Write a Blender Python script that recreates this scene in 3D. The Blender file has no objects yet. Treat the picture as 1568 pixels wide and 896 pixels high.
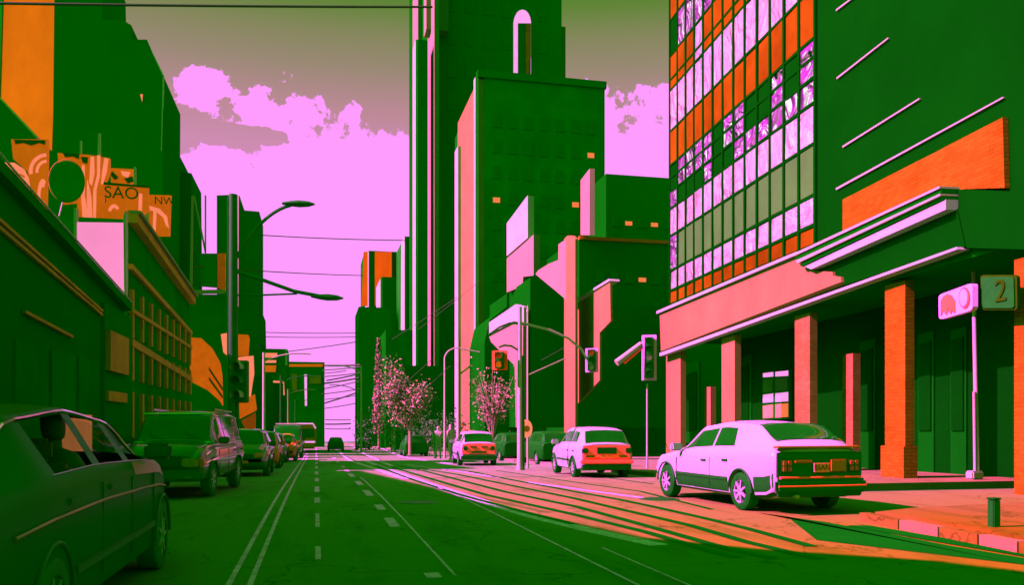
import bpy, bmesh, math, random
from mathutils import Vector, Matrix
random.seed(7)
S = bpy.context.scene
C = S.collection
R = math.radians
# ------------------------------------------------------------------ camera
F = 1310.0; YAW = R(12.9); EYE = 1.4; HV = 650.0
cd = bpy.data.cameras.new('camera'); cam = bpy.data.objects.new('camera', cd); C.objects.link(cam)
cam.location = (0, 0, EYE); cam.rotation_euler = (R(90), 0, -YAW)
cd.sensor_width = 36; cd.lens = 36 * F / 1568; cd.shift_y = (HV - 448) / 1568; cd.clip_end = 4000
S.camera = cam
# ------------------------------------------------------------------ exposure, sun, sky
EXPO = 4.0; GAIN = 2 ** EXPO
S.view_settings.view_transform = 'Standard'; S.view_settings.look = 'None'
S.view_settings.exposure = EXPO; S.view_settings.gamma = 1; S.view_settings.use_curve_mapping = False
SUN_EL, SUN_BACK = R(37.5), R(-0.5)
sl = bpy.data.lights.new('sun', 'SUN'); so = bpy.data.objects.new('sun', sl); C.objects.link(so)
sl.energy = 5; sl.angle = R(0.5); sl.color = (1.0, 0.014, 0.92)
sd = Vector((math.cos(SUN_EL) * math.cos(SUN_BACK), math.cos(SUN_EL) * math.sin(SUN_BACK), -math.sin(SUN_EL)))
so.rotation_euler = sd.to_track_quat('-Z', 'Y').to_euler(); so.location = (-30, 0, 60)
W = bpy.data.worlds.new('World'); S.world = W; W.use_nodes = True
nt = W.node_tree; nt.nodes.clear(); N = nt.nodes; L = nt.links
def nd(t, **k):
    n = N.new(t)
    for a, b in k.items(): setattr(n, a, b)
    return n
def mth(op, a, b=None, c=None, clamp=False):
    n = nd('ShaderNodeMath', operation=op, use_clamp=clamp)
    for i, q in enumerate((a, b, c)):
        if q is None: continue
        if isinstance(q, (int, float)): n.inputs[i].default_value = q
        else: L.new(q, n.inputs[i])
    return n.outputs[0]
def ray(u, v):
    x = (u - 784) / F
    return Vector((x * math.cos(YAW) + math.sin(YAW), math.cos(YAW) - x * math.sin(YAW), (HV - v) / F))
def angs(u, v):
    r = ray(u, v); return math.atan2(r.x, r.y), math.atan2(r.z, math.hypot(r.x, r.y))
tc = nd('ShaderNodeTexCoord'); sp = nd('ShaderNodeSeparateXYZ'); L.new(tc.outputs['Generated'], sp.inputs[0])
dx, dy, dz = sp.outputs
az = mth('ARCTAN2', dx, dy); el = mth('ARCSINE', dz)
sky = nd('ShaderNodeTexSky', sky_type='NISHITA'); sky.sun_disc = False; sky.sun_elevation = SUN_EL; sky.sun_rotation = R(-92)
BG = 0.1; K = 1 / (GAIN * BG)
def mixc(f, a, b, bt='MIX'):
    n = nd('ShaderNodeMix', data_type='RGBA', blend_type=bt)
    if isinstance(f, (int, float)): n.inputs[0].default_value = f
    else: L.new(f, n.inputs[0])
    for i, q in ((6, a), (7, b)):
        if isinstance(q, tuple): n.inputs[i].default_value = (*q, 1)
        else: L.new(q, n.inputs[i])
    return n.outputs[2]
tint0 = mixc(1.0, sky.outputs[0], (0.0015, 0.085, 0.0003), 'MULTIPLY')
zw = mth('MULTIPLY_ADD', mth('MAXIMUM', dz, 0.0), 1.5, 0.55)
zc3 = nd('ShaderNodeCombineColor')
for i_ in range(3): L.new(zw, zc3.inputs[i_])
tinted = mixc(1.0, tint0, zc3.outputs[0], 'MULTIPLY')      # the light of the rest of the sky
# gradient ahead
gr = nd('ShaderNodeValToRGB'); cr = gr.color_ramp
def lin(c): return tuple(((x / 255) / 12.92 if x <= 10.3 else ((x / 255 + .055) / 1.055) ** 2.4) for x in c)
stops = [(230, (206, 140, 178)), (170, (190, 138, 152)), (100, (155, 137, 118)), (45, (133, 135, 92)), (0, (100, 133, 58)), (-60, (60, 128, 20))]
while len(cr.elements) > 1: cr.elements.remove(cr.elements[-1])
for i, (v, c) in enumerate(stops):
    e = cr.elements[0] if i == 0 else cr.elements.new(0.5)
    e.position = angs(500, v)[1] / R(60); e.color = (*lin(c), 1)
L.new(mth('DIVIDE', el, R(60)), gr.inputs[0])
# clouds
fc = nd('ShaderNodeFloatCurve'); cu = fc.mapping.curves[0]
bnd = [(-300, 300), (240, 262), (300, 232), (360, 228), (400, 208), (430, 165), (470, 190), (505, 200), (560, 190), (630, 172), (760, 170), (925, 155), (975, 168), (1020, 158), (1400, 120)]
cpts = [((angs(u, v)[0] + R(60)) / R(120), angs(u, v)[1] / R(60)) for u, v in bnd]
cu.points[0].location = (0, cpts[0][1]); cu.points[1].location = (1, cpts[-1][1])
for p in cpts: cu.points.new(*p)
fc.mapping.update()
L.new(mth('DIVIDE', mth('ADD', az, R(60)), R(120), clamp=True), fc.inputs['Value'])
def ell(u, v, ru, rv):
    a, e = angs(u, v); a2 = angs(u + ru, v)[0] - a; e2 = abs(angs(u, v + rv)[1] - e)
    p = mth('POWER', mth('ABSOLUTE', mth('DIVIDE', mth('SUBTRACT', az, a), a2)), 2.0)
    q = mth('POWER', mth('ABSOLUTE', mth('DIVIDE', mth('SUBTRACT', el, e), e2)), 2.0)
    return mth('SUBTRACT', 1.0, mth('ADD', p, q))
nz = nd('ShaderNodeTexNoise'); nz.inputs['Scale'].default_value = 24; nz.inputs['Detail'].default_value = 11; nz.inputs['Roughness'].default_value = .62
L.new(tc.outputs['Generated'], nz.inputs['Vector'])
nn = mth('SUBTRACT', nz.outputs['Fac'], .5)
base = mth('MULTIPLY', mth('SUBTRACT', mth('MULTIPLY', fc.outputs[0], R(60)), el), 22.0)
m = mth('ADD', base, mth('MULTIPLY', nn, 6.0))
bl = mth('MAXIMUM', ell(320, 138, 62, 30), ell(385, 170, 70, 40))
bl = mth('MAXIMUM', bl, ell(293, 112, 22, 16))
m = mth('MAXIMUM', m, mth('ADD', mth('MULTIPLY', bl, 1.2), mth('MULTIPLY', nn, 9.0)))
gap = mth('ADD', mth('MULTIPLY', ell(345, 203, 88, 19), 1.4), mth('MULTIPLY', nn, 5.5))
m = mth('SUBTRACT', m, mth('MULTIPLY', mth('MAXIMUM', gap, 0.0), 6.0))
mask = mth('MULTIPLY', mth('ADD', m, .12), 7.0, clamp=True)
nz2 = nd('ShaderNodeTexNoise'); nz2.inputs['Scale'].default_value = 5; nz2.inputs['Detail'].default_value = 4
L.new(tc.outputs['Generated'], nz2.inputs['Vector'])
ahead0 = mixc(mask, gr.outputs[0], (1.04, .335, 1.04))
ahead = mixc(1.0, ahead0, (K, K, K), 'MULTIPLY')
# the bright part of the sky lies up the street, below about forty degrees
sec = mth('MULTIPLY', mth('SUBTRACT', R(50), mth('ABSOLUTE', mth('ADD', az, R(4)))), 6.0, clamp=True)
hi = mth('MULTIPLY', mth('SUBTRACT', R(40), el), 7.0, clamp=True)
wcol = mixc(mth('MULTIPLY', sec, hi), tinted, ahead)
bgn = nd('ShaderNodeBackground'); L.new(wcol, bgn.inputs[0]); bgn.inputs[1].default_value = BG
ow = nd('ShaderNodeOutputWorld'); L.new(bgn.outputs[0], ow.inputs[0])

# ------------------------------------------------------------------ geometry helpers
def zg(y):                                                                  # the street falls away beyond the crossing
    t = max(0.0, y - 13.0); return -0.0195 * (t - 6 * (1 - math.exp(-t / 6)))
def onY(u, v, Y):
    r = ray(u, v); k = Y / r.y; return Vector((r.x * k, Y, EYE + r.z * k))
def onX(u, v, X):
    r = ray(u, v); k = X / r.x; return Vector((X, r.y * k, EYE + r.z * k))
def onP(u, v, pl):
    (ax, ay), (bx, by) = pl; r = ray(u, v)
    nx, ny = by - ay, ax - bx
    k = (nx * ax + ny * ay) / (nx * r.x + ny * r.y); return Vector((r.x * k, r.y * k, EYE + r.z * k))
def gnd(u, v, up=0.0):
    r = ray(u, v); k = EYE / -r.z
    for _ in range(60): k = (EYE - zg(r.y * k)) / -r.z * .5 + k * .5
    return Vector((r.x * k, r.y * k, zg(r.y * k) + up))
def zc2xy(u, zc):                                                            # point in plan at pixel column u, camera depth zc
    r = ray(u, 650); return (r.x * zc, r.y * zc)

class MB:
    def __init__(s): s.v = []; s.f = []
    def add(s, vs, fs):
        o = len(s.v); s.v += [Vector(p) for p in vs]; s.f += [[i + o for i in f] for f in fs]; return s
    def box(s, x0, x1, y0, y1, z0, z1):
        return s.add([(x0,y0,z0),(x1,y0,z0),(x1,y1,z0),(x0,y1,z0),(x0,y0,z1),(x1,y0,z1),(x1,y1,z1),(x0,y1,z1)],
                     [(0,3,2,1),(4,5,6,7),(0,1,5,4),(1,2,6,5),(2,3,7,6),(3,0,4,7)])
    def prism(s, poly, vec):
        n = len(poly); vec = Vector(vec); vs = [Vector(p) for p in poly] + [Vector(p) + vec for p in poly]
        return s.add(vs, [list(range(n)), list(range(2*n-1, n-1, -1))] + [(i, i+n, (i+1)%n+n, (i+1)%n) for i in range(n)])
    def tube(s, path, r, n=8, caps=True):
        path = [Vector(p) for p in path]; m = len(path); rs = r if isinstance(r, (list, tuple)) else [r]*m; vs = []
        for i, p in enumerate(path):
            d = (path[min(i+1, m-1)] - path[max(i-1, 0)]).normalized()
            a = d.cross(Vector((0,0,1)));
            if a.length < .05: a = d.cross(Vector((0,1,0)))
            a.normalize(); b = d.cross(a)
            vs += [p + (a*math.cos(t) + b*math.sin(t))*rs[i] for t in [2*math.pi*k/n for k in range(n)]]
        fs = [(i*n+k, i*n+(k+1)%n, (i+1)*n+(k+1)%n, (i+1)*n+k) for i in range(m-1) for k in range(n)]
        if caps: fs += [list(range(n))[::-1], [(m-1)*n+k for k in range(n)]]
        return s.add(vs, fs)
    def lathe(s, prof, cen, axis='x', n=24):                               # prof: (radius, along)
        vs = []; m = len(prof)
        for k in range(n):
            t = 2*math.pi*k/n; c, q = math.cos(t), math.sin(t)
            for r, a in prof:
                p = {'x': (a, r*c, r*q), 'y': (r*c, a, r*q), 'z': (r*c, r*q, a)}[axis]; vs.append(Vector(cen) + Vector(p))
        return s.add(vs, [(k*m+i, ((k+1)%n)*m+i, ((k+1)%n)*m+i+1, k*m+i+1) for k in range(n) for i in range(m-1)])
    def build(s, name, m, parent=None, smooth=False, bevel=0, local=False):
        me = bpy.data.meshes.new(name); off = Vector((0,0,0)) if (parent is None or local) else wloc(parent)
        me.from_pydata([p - off for p in s.v], [], s.f); me.validate()
        b = bmesh.new(); b.from_mesh(me); bmesh.ops.recalc_face_normals(b, faces=b.faces)
        if bevel: bmesh.ops.bevel(b, geom=list(b.edges), offset=bevel, segments=2, affect='EDGES', clamp_overlap=True)
        b.to_mesh(me); b.free(); me.materials.append(m)
        if smooth:
            me.polygons.foreach_set('use_smooth', [True]*len(me.polygons)); me.set_sharp_from_angle(angle=R(38))
        o = bpy.data.objects.new(name, me); C.objects.link(o)
        if parent is not None: o.parent = parent
        return o
def wloc(o):
    v = Vector(o.location)
    while o.parent: o = o.parent; v += Vector(o.location)
    return v
def thing(name, label, cat, loc=(0,0,0), rz=0, group=None):
    o = bpy.data.objects.new(name, None); C.objects.link(o); o.location = loc; o.rotation_euler = (0,0,rz)
    o.empty_display_size = .2
    return tag(o, label, cat, group)
def tag(o, label, cat, group=None):
    o['label'] = label; o['category'] = cat
    if group: o['group'] = group
    return o
def structure(o): o['kind'] = 'structure'; return o
def copy_tree(o, parent=None):
    c = o.copy(); C.objects.link(c)
    if parent is not None: c.parent = parent
    for ch in [q for q in list(o.children)]: copy_tree(ch, c)
    return c

# ------------------------------------------------------------------ materials
def mat(name, col, rough=.8, var=.12, scale=.6, spec=.15, bump=.0, metal=0, coat=0, emit=None, bscale=40):
    m = bpy.data.materials.new(name); m.use_nodes = True; t = m.node_tree; b = t.nodes['Principled BSDF']
    b.inputs['Roughness'].default_value = rough; b.inputs['Specular IOR Level'].default_value = spec
    b.inputs['Metallic'].default_value = metal; b.inputs['Coat Weight'].default_value = coat; b.inputs['Coat Roughness'].default_value = .04
    g = t.nodes.new('ShaderNodeTexCoord'); n = t.nodes.new('ShaderNodeTexNoise'); n.inputs['Scale'].default_value = scale
    n.inputs['Detail'].default_value = 6; n.inputs['Roughness'].default_value = .65
    t.links.new(g.outputs['Object'], n.inputs['Vector'])
    rp = t.nodes.new('ShaderNodeValToRGB'); t.links.new(n.outputs['Fac'], rp.inputs[0])
    rp.color_ramp.elements[0].position = .3; rp.color_ramp.elements[1].position = .7
    rp.color_ramp.elements[0].color = (*[c*(1-var) for c in col], 1); rp.color_ramp.elements[1].color = (*[min(1, c*(1+var)) for c in col], 1)
    t.links.new(rp.outputs[0], b.inputs['Base Color'])
    if bump:
        n2 = t.nodes.new('ShaderNodeTexNoise'); n2.inputs['Scale'].default_value = bscale; n2.inputs['Detail'].default_value = 5
        t.links.new(g.outputs['Object'], n2.inputs['Vector'])
        bp = t.nodes.new('ShaderNodeBump'); bp.inputs['Strength'].default_value = bump; bp.inputs['Distance'].default_value = .02
        t.links.new(n2.outputs['Fac'], bp.inputs['Height']); t.links.new(bp.outputs[0], b.inputs['Normal'])
    if emit:
        e, st = emit; em = t.nodes.new('ShaderNodeMix'); em.data_type = 'RGBA'; em.blend_type = 'MULTIPLY'; em.inputs[0].default_value = .35
        em.inputs[6].default_value = (*e, 1); rr = t.nodes.new('ShaderNodeValToRGB'); t.links.new(n.outputs['Fac'], rr.inputs[0])
        rr.color_ramp.elements[0].position = .3; rr.color_ramp.elements[0].color = (.5,.7,.5,1); rr.color_ramp.elements[1].position = .6
        t.links.new(rr.outputs[0], em.inputs[7]); t.links.new(em.outputs[2], b.inputs['Emission Color']); b.inputs['Emission Strength'].default_value = st / GAIN
    return m
def brick(name, col, mortar, sx=1.0, rot=False):
    m = mat(name, col, .95, .1, .8, 0.0); t = m.node_tree; b = t.nodes['Principled BSDF']
    bk = t.nodes.new('ShaderNodeTexBrick'); bk.inputs['Scale'].default_value = sx
    bk.inputs['Brick Width'].default_value = .24; bk.inputs['Row Height'].default_value = .086; bk.inputs['Mortar Size'].default_value = .006
    bk.inputs['Mortar Smooth'].default_value = .3
    bk.inputs['Color1'].default_value = (*col, 1); bk.inputs['Color2'].default_value = (*[c*.75 for c in col], 1); bk.inputs['Mortar'].default_value = (*mortar, 1)
    g = t.nodes.new('ShaderNodeTexCoord'); s = t.nodes.new('ShaderNodeSeparateXYZ'); c = t.nodes.new('ShaderNodeCombineXYZ')
    a = t.nodes.new('ShaderNodeMath'); a.operation = 'ADD'
    t.links.new(g.outputs['Object'], s.inputs[0]); t.links.new(s.outputs[0], a.inputs[0]); t.links.new(s.outputs[1], a.inputs[1])
    t.links.new(a.outputs[0], c.inputs[0]); t.links.new(s.outputs[2], c.inputs[1]); t.links.new(c.outputs[0], bk.inputs['Vector'])
    n = t.nodes.new('ShaderNodeTexNoise'); n.inputs['Scale'].default_value = 1.3; t.links.new(g.outputs['Object'], n.inputs['Vector'])
    mx = t.nodes.new('ShaderNodeMix'); mx.data_type = 'RGBA'; mx.blend_type = 'MULTIPLY'; mx.inputs[0].default_value = .5
    rp = t.nodes.new('ShaderNodeValToRGB'); rp.color_ramp.elements[0].color = (.55,.7,.4,1); rp.color_ramp.elements[0].position = .35; rp.color_ramp.elements[1].position = .6
    t.links.new(n.outputs['Fac'], rp.inputs[0]); t.links.new(bk.outputs['Color'], mx.inputs[6]); t.links.new(rp.outputs[0], mx.inputs[7])
    t.links.new(mx.outputs[2], b.inputs['Base Color'])
    bp = t.nodes.new('ShaderNodeBump'); bp.inputs['Strength'].default_value = .5; bp.inputs['Distance'].default_value = .01; bp.invert = True
    t.links.new(bk.outputs['Fac'], bp.inputs['Height']); t.links.new(bp.outputs[0], b.inputs['Normal'])
    return m
def glassy(name, col, rough=.04, bump=0, refl=.6, dist=.25):
    m = mat(name, col, rough, .3, .5, spec=refl, bump=0); t = m.node_tree; b = t.nodes['Principled BSDF']; b.inputs['IOR'].default_value = 1.6
    if bump:
        g = t.nodes.new('ShaderNodeTexCoord'); n = t.nodes.new('ShaderNodeTexNoise'); n.inputs['Scale'].default_value = .9; n.inputs['Detail'].default_value = 2
        n.inputs['Distortion'].default_value = 1.5
        t.links.new(g.outputs['Object'], n.inputs['Vector']); bp = t.nodes.new('ShaderNodeBump'); bp.inputs['Strength'].default_value = bump; bp.inputs['Distance'].default_value = dist
        t.links.new(n.outputs['Fac'], bp.inputs['Height']); t.links.new(bp.outputs[0], b.inputs['Normal'])
    return m
M = {}
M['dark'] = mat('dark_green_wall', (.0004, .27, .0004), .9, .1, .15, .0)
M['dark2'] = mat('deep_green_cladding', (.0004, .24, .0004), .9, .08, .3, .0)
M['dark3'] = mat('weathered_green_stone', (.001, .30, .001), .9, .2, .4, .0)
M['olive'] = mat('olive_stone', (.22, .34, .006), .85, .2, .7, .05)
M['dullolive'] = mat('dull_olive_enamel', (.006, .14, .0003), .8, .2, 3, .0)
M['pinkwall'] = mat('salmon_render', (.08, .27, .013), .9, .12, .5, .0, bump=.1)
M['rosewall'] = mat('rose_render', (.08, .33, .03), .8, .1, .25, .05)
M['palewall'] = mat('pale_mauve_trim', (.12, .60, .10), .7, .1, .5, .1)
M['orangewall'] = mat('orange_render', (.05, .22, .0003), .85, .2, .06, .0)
M['orangelit'] = mat('orange_cladding', (.05, .13, .0003), .85, .12, .2, .0)
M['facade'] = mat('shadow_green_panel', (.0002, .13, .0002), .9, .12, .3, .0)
M['orangeglass'] = mat('orange_spandrel', (.042, .11, .0004), .7, .5, .25, .0)
M['pinkglass'] = None
M['greyglass'] = mat('grey_green_blind', (.010, .36, .004), .4, .15, .6, .2)
M['pinkglass'] = glassy('mirror_pane', (.14, .8, .11), .02, .6, .6, .5); M['pinkglass'].node_tree.nodes['Principled BSDF'].inputs['Metallic'].default_value = .35
M['waveglass'] = glassy('wavy_mirror_pane', (.6, .98, .6), .02, 1.0, 1.0, 1.2); M['waveglass'].node_tree.nodes['Principled BSDF'].inputs['Metallic'].default_value = .9
M['brick'] = brick('orange_brick', (.10, .20, .0016), (.012, .16, .0005))
M['brickpink'] = brick('pale_salmon_brick', (.09, .26, .011), (.06, .22, .005))
M['window'] = mat('dark_window', (.0006, .275, .0006), .8, .2, .4, .0)
M['litwin'] = mat('lit_window', (.1,.2,.02), .5, .3, 2, .2, emit=((1, .16, .06), 1.0))
M['pinkglow'] = mat('glowing_pale_face', (.1,.2,.1), .5, .1, 2, .2, emit=((1, .3, .85), 1.1))  # pale glow put into faces that the sun leaves dark
M['metal'] = mat('pale_pole_paint', (.12, .55, .07), .5, .1, 3, .2)
M['darkmetal'] = mat('dark_pole_paint', (.001, .27, .001), .6, .15, 3, .04)
M['rubber'] = mat('tyre_rubber', (.0008, .24, .0008), .85, .2, 8, .02)
M['wire'] = mat('cable', (.01, .16, .005), .8, .1, 8, .05)
M['line'] = mat('worn_line_and_lit_streak', (.30, .60, .30), .8, .4, 6, .05)
M['linepale'] = mat('mauve_line_paint', (.55, .5, .5), .8, .35, 5, .05)
M['signorange'] = mat('glowing_orange_sign', (.2,.1,.01), .6, .3, 1.5, .1, emit=((.50, .085, .002), 1.0))  # glow added for signs and banners out of the sun, no lamp behind
M['glowpatch'] = mat('dim_orange_glow', (.1,.1,.05), .6, .3, 1.5, .1, emit=((.42, .09, .03), 1.0))
M['signsalmon'] = mat('glowing_salmon_sign', (.2,.1,.01), .6, .3, 1.5, .1, emit=((1.0, .22, .13), 1.0))
M['glowpink'] = mat('glowing_pink_wall', (.2,.1,.1), .6, .05, .4, .1, emit=((1.05, .26, .62), 1.0))
M['signwhite'] = mat('white_sign_face', (.35, .55, .33), .5, .05, 2, .2)
M['signolive'] = mat('olive_sign_face', (.35, .28, .003), .6, .2, 2, .1)
M['signrust'] = mat('rust_sign_face', (.9, .20, .01), .6, .2, 1, .1)
M['leaf'] = mat('leaf', (.14, .42, .045), .6, .55, 3, .1)
M['leafdark'] = mat('dark_leaf', (.012, .33, .006), .7, .3, 2, .1)
M['bark'] = mat('bark', (.09, .32, .035), .9, .3, 6, .05, bump=.4)
M['glass'] = glassy('car_glass', (.0008, .26, .0008), .03, 0, .12)
M['plastic'] = mat('black_trim', (.0008, .22, .0008), .6, .1, 5, .04)
M['rim'] = mat('alloy', (.09, .45, .08), .3, .15, 8, .4, metal=.0)
M['taillight'] = mat('tail_light_lens', (.5, .14, .01), .2, .3, 8, .5)
M['headlight'] = mat('head_light_lens', (.55, .42, .05), .15, .3, 14, .6)
M['plate'] = mat('number_plate', (.75, .36, .10), .5, .1, 8, .2)
M['ink'] = mat('dark_lettering', (.003, .16, .003), .6, .1, 8, .05)
M['skin'] = mat('skin', (.02, .20, .006), .6, .1, 8, .1)
def paint(name, col, coat=.2): return mat(name, col, .4, .04, 1, .1 if col[0] > .01 else .015, coat=coat)
M['white_paint'] = paint('white_car_paint', (.13, .58, .12))
M['green_paint'] = paint('dark_car_paint', (.001, .26, .001), .012)
M['chrome'] = mat('chrome', (.9, .9, .9), .12, .05, 5, .5, metal=1.0)
M['near_paint'] = mat('near_car_paint', (.0006, .20, .0006), .25, .04, 1, .05); M['near_paint'].node_tree.nodes['Principled BSDF'].inputs['IOR'].default_value = 1.08
M['gloss_paint'] = mat('glossy_dark_paint', (.001, .22, .001), .3, .04, 1, .25, coat=.9)
M['copper_paint'] = paint('copper_car_paint', (.95, .26, .05), .2)
M['olive_paint'] = paint('olive_car_paint', (.30, .25, .002), .15)

# asphalt: worn, warmer towards the crossing
def asphalt(name, far, near, dark=1.0):
    m = mat(name, far, .9, .15, .5, .0, bump=.25, bscale=60); t = m.node_tree; b = t.nodes['Principled BSDF']
    g = t.nodes.new('ShaderNodeTexCoord'); s = t.nodes.new('ShaderNodeSeparateXYZ'); t.links.new(g.outputs['Object'], s.inputs[0])
    mr = t.nodes.new('ShaderNodeMapRange'); mr.inputs[1].default_value = 8; mr.inputs[2].default_value = 32
    n = t.nodes.new('ShaderNodeTexNoise'); n.inputs['Scale'].default_value = .35; n.inputs['Detail'].default_value = 5
    mp = t.nodes.new('ShaderNodeMapping'); mp.inputs['Scale'].default_value = (1.6, .35, 1); t.links.new(g.outputs['Object'], mp.inputs[0]); t.links.new(mp.outputs[0], n.inputs[0])
    ad = t.nodes.new('ShaderNodeMath'); ad.operation = 'MULTIPLY_ADD'; t.links.new(n.outputs['Fac'], ad.inputs[0]); ad.inputs[1].default_value = 9; t.links.new(s.outputs[1], ad.inputs[2])
    sb = t.nodes.new('ShaderNodeMath'); sb.operation = 'SUBTRACT'; t.links.new(ad.outputs[0], sb.inputs[0]); sb.inputs[1].default_value = 4.5
    t.links.new(sb.outputs[0], mr.inputs[0])
    mx = t.nodes.new('ShaderNodeMix'); mx.data_type = 'RGBA'; t.links.new(mr.outputs[0], mx.inputs[0]); mx.inputs[6].default_value = (*near, 1); mx.inputs[7].default_value = (*far, 1)
    n2 = t.nodes.new('ShaderNodeTexNoise'); n2.inputs['Scale'].default_value = 35; n2.inputs['Detail'].default_value = 3; t.links.new(g.outputs['Object'], n2.inputs[0])
    rp = t.nodes.new('ShaderNodeValToRGB'); rp.color_ramp.elements[0].position = .3; rp.color_ramp.elements[0].color = (.75,.85,.75,1); rp.color_ramp.elements[1].position = .7
    t.links.new(n2.outputs['Fac'], rp.inputs[0])
    m2 = t.nodes.new('ShaderNodeMix'); m2.data_type = 'RGBA'; m2.blend_type = 'MULTIPLY'; m2.inputs[0].default_value = .6
    t.links.new(mx.outputs[2], m2.inputs[6]); t.links.new(rp.outputs[0], m2.inputs[7])
    vo = t.nodes.new('ShaderNodeTexVoronoi'); vo.feature = 'DISTANCE_TO_EDGE'; vo.inputs['Scale'].default_value = .33
    wn = t.nodes.new('ShaderNodeTexNoise'); wn.inputs['Scale'].default_value = 1.7; wn.inputs['Detail'].default_value = 4
    wm = t.nodes.new('ShaderNodeMix'); wm.data_type = 'RGBA'; wm.blend_type = 'ADD'; wm.inputs[0].default_value = 1.0
    t.links.new(g.outputs['Object'], wn.inputs[0]); t.links.new(g.outputs['Object'], wm.inputs[6]); t.links.new(wn.outputs['Color'], wm.inputs[7]); t.links.new(wm.outputs[2], vo.inputs['Vector'])
    cr2 = t.nodes.new('ShaderNodeValToRGB'); cr2.color_ramp.elements[0].position = .002; cr2.color_ramp.elements[0].color = (.45,.6,.45,1); cr2.color_ramp.elements[1].position = .006
    t.links.new(vo.outputs['Distance'], cr2.inputs[0])
    st = t.nodes.new('ShaderNodeTexNoise'); st.inputs['Scale'].default_value = .9; st.inputs['Detail'].default_value = 6; st.inputs['Roughness'].default_value = .7; t.links.new(mp.outputs[0], st.inputs[0])
    sr = t.nodes.new('ShaderNodeValToRGB'); sr.color_ramp.elements[0].position = .33; sr.color_ramp.elements[0].color = (.5,.75,.4,1); sr.color_ramp.elements[1].position = .5
    t.links.new(st.outputs['Fac'], sr.inputs[0])
    m3 = t.nodes.new('ShaderNodeMix'); m3.data_type = 'RGBA'; m3.blend_type = 'MULTIPLY'; m3.inputs[0].default_value = 1; m4 = t.nodes.new('ShaderNodeMix'); m4.data_type = 'RGBA'; m4.blend_type = 'MULTIPLY'; m4.inputs[0].default_value = .8
    t.links.new(m2.outputs[2], m3.inputs[6]); t.links.new(cr2.outputs[0], m3.inputs[7]); t.links.new(m3.outputs[2], m4.inputs[6]); t.links.new(sr.outputs[0], m4.inputs[7]); t.links.new(m4.outputs[2], b.inputs['Base Color'])
    return m
M['asphalt'] = asphalt('asphalt', (.062, .42, .042), (.062, .30, .0016))
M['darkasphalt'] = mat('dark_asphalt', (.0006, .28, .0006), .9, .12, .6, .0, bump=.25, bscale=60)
M['paving'] = asphalt('paving', (.07, .34, .035), (.06, .22, .0016))
M['ground'] = mat('bare_ground', (.01, .34, .008), .9, .15, .1, .05)
M['road_mark'] = mat('dark_road_stripe', (.0006, .24, .0006), .8, .1, 5, .0)

# ------------------------------------------------------------------ ground, road, pavements
def sheet(name, x0, x1, y0, y1, up, m, step=2.0, thick=0):
    b = MB(); ys = []; y = y0
    while y < y1: ys.append(y); y += step if y < 160 else 40
    ys.append(y1); vs = []
    for y in ys: vs += [(x0(y) if callable(x0) else x0, y, zg(y) + up), (x1(y) if callable(x1) else x1, y, zg(y) + up)]
    b.add(vs, [(2*i, 2*i+1, 2*i+3, 2*i+2) for i in range(len(ys)-1)])
    if thick:
        n = len(ys); o = len(b.v)
        vs2 = [v - Vector((0,0,thick)) for v in b.v]; b.add(vs2, [(2*i, 2*i+2, 2*i+3, 2*i+1) for i in range(n-1)])
        for i in range(n-1):
            b.f.append([2*i, 2*i+2, o+2*i+2, o+2*i]); b.f.append([2*i+1, o+2*i+1, o+2*i+3, 2*i+3])
        b.f.append([0, o, o+1, 1]); b.f.append([2*n-2, 2*n-1, o+2*n-1, o+2*n-2])
    return structure(b.build(name, m))
sheet('ground', -600, 900, -40, 2600, -.05, M['ground'])
sheet('road', -5.0, 9.3, -20, 420, 0, M['asphalt'])
sheet('cross_street', 9.3, 60, 11.0, 15.8, -.004, M['asphalt'])
sheet('pavement', -16, -5.0, -20, 420, .13, M['darkasphalt'], thick=.2)
sheet('pavement', 9.3, 30, 16.5, 420, .12, M['paving'], thick=.2)

def strip(name, pts, w, m, up=.006, wfun=None):
    """a flat band on the road along ground points"""
    b = MB(); vs = []
    n = len(pts)
    for i, p in enumerate(pts):
        d = Vector(pts[min(i+1, n-1)]) - Vector(pts[max(i-1, 0)]); d.z = 0; d.normalize(); s = Vector((d.y, -d.x, 0))
        ww = wfun(i, n) if wfun else w
        vs += [Vector(p) - s*ww/2 + Vector((0,0,up)), Vector(p) + s*ww/2 + Vector((0,0,up))]
    b.add(vs, [(2*i, 2*i+1, 2*i+3, 2*i+2) for i in range(n-1)])
    return b.build(name, m)
def straight(X, y0, y1, step=3):
    ys = [y0]
    while ys[-1] + step < y1: ys.append(ys[-1] + step)
    return [(X, y, zg(y)) for y in ys + [y1]]
def dense(px):
    out = []
    for (a, b) in zip(px, px[1:]):
        for k in range(4): out.append(gnd(a[0] + (b[0]-a[0])*k/4, a[1] + (b[1]-a[1])*k/4))
    return out + [gnd(*px[-1])]
# dark stripes that swing a little to the right in the crossing
stripe_px = [
 [(666,718),(717,722),(760,731),(880,753.5),(950,766),(1011,779),(1077,794),(1143,810),(1244,838)],
 [(640,718),(700,727),(763,740),(880,764),(960,783),(1055,805),(1143,831),(1257,858)],
 [(611,714),(650,722),(689,732),(774,754),(880,776),(1011,812),(1126,845),(1187,856)],
 [(600,716),(660,734),(746,759),(880,789),(990,816),(1082,843),(1130,855)],
 [(575,713),(620,731),(703,758),(803,785),(880,804)],
 [(760,721),(880,739),(980,753),(1090,781)],
 [(900,728),(1000,742)]]
for i, px in enumerate(stripe_px):
    structure(strip('road_stripe', dense(px), .16 if i < 5 else .1, M['road_mark']))
for X0 in (1.95, 3.3):
    structure(strip('road_stripe', straight(X0, 42, 300), .13, M['road_mark']))
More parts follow.
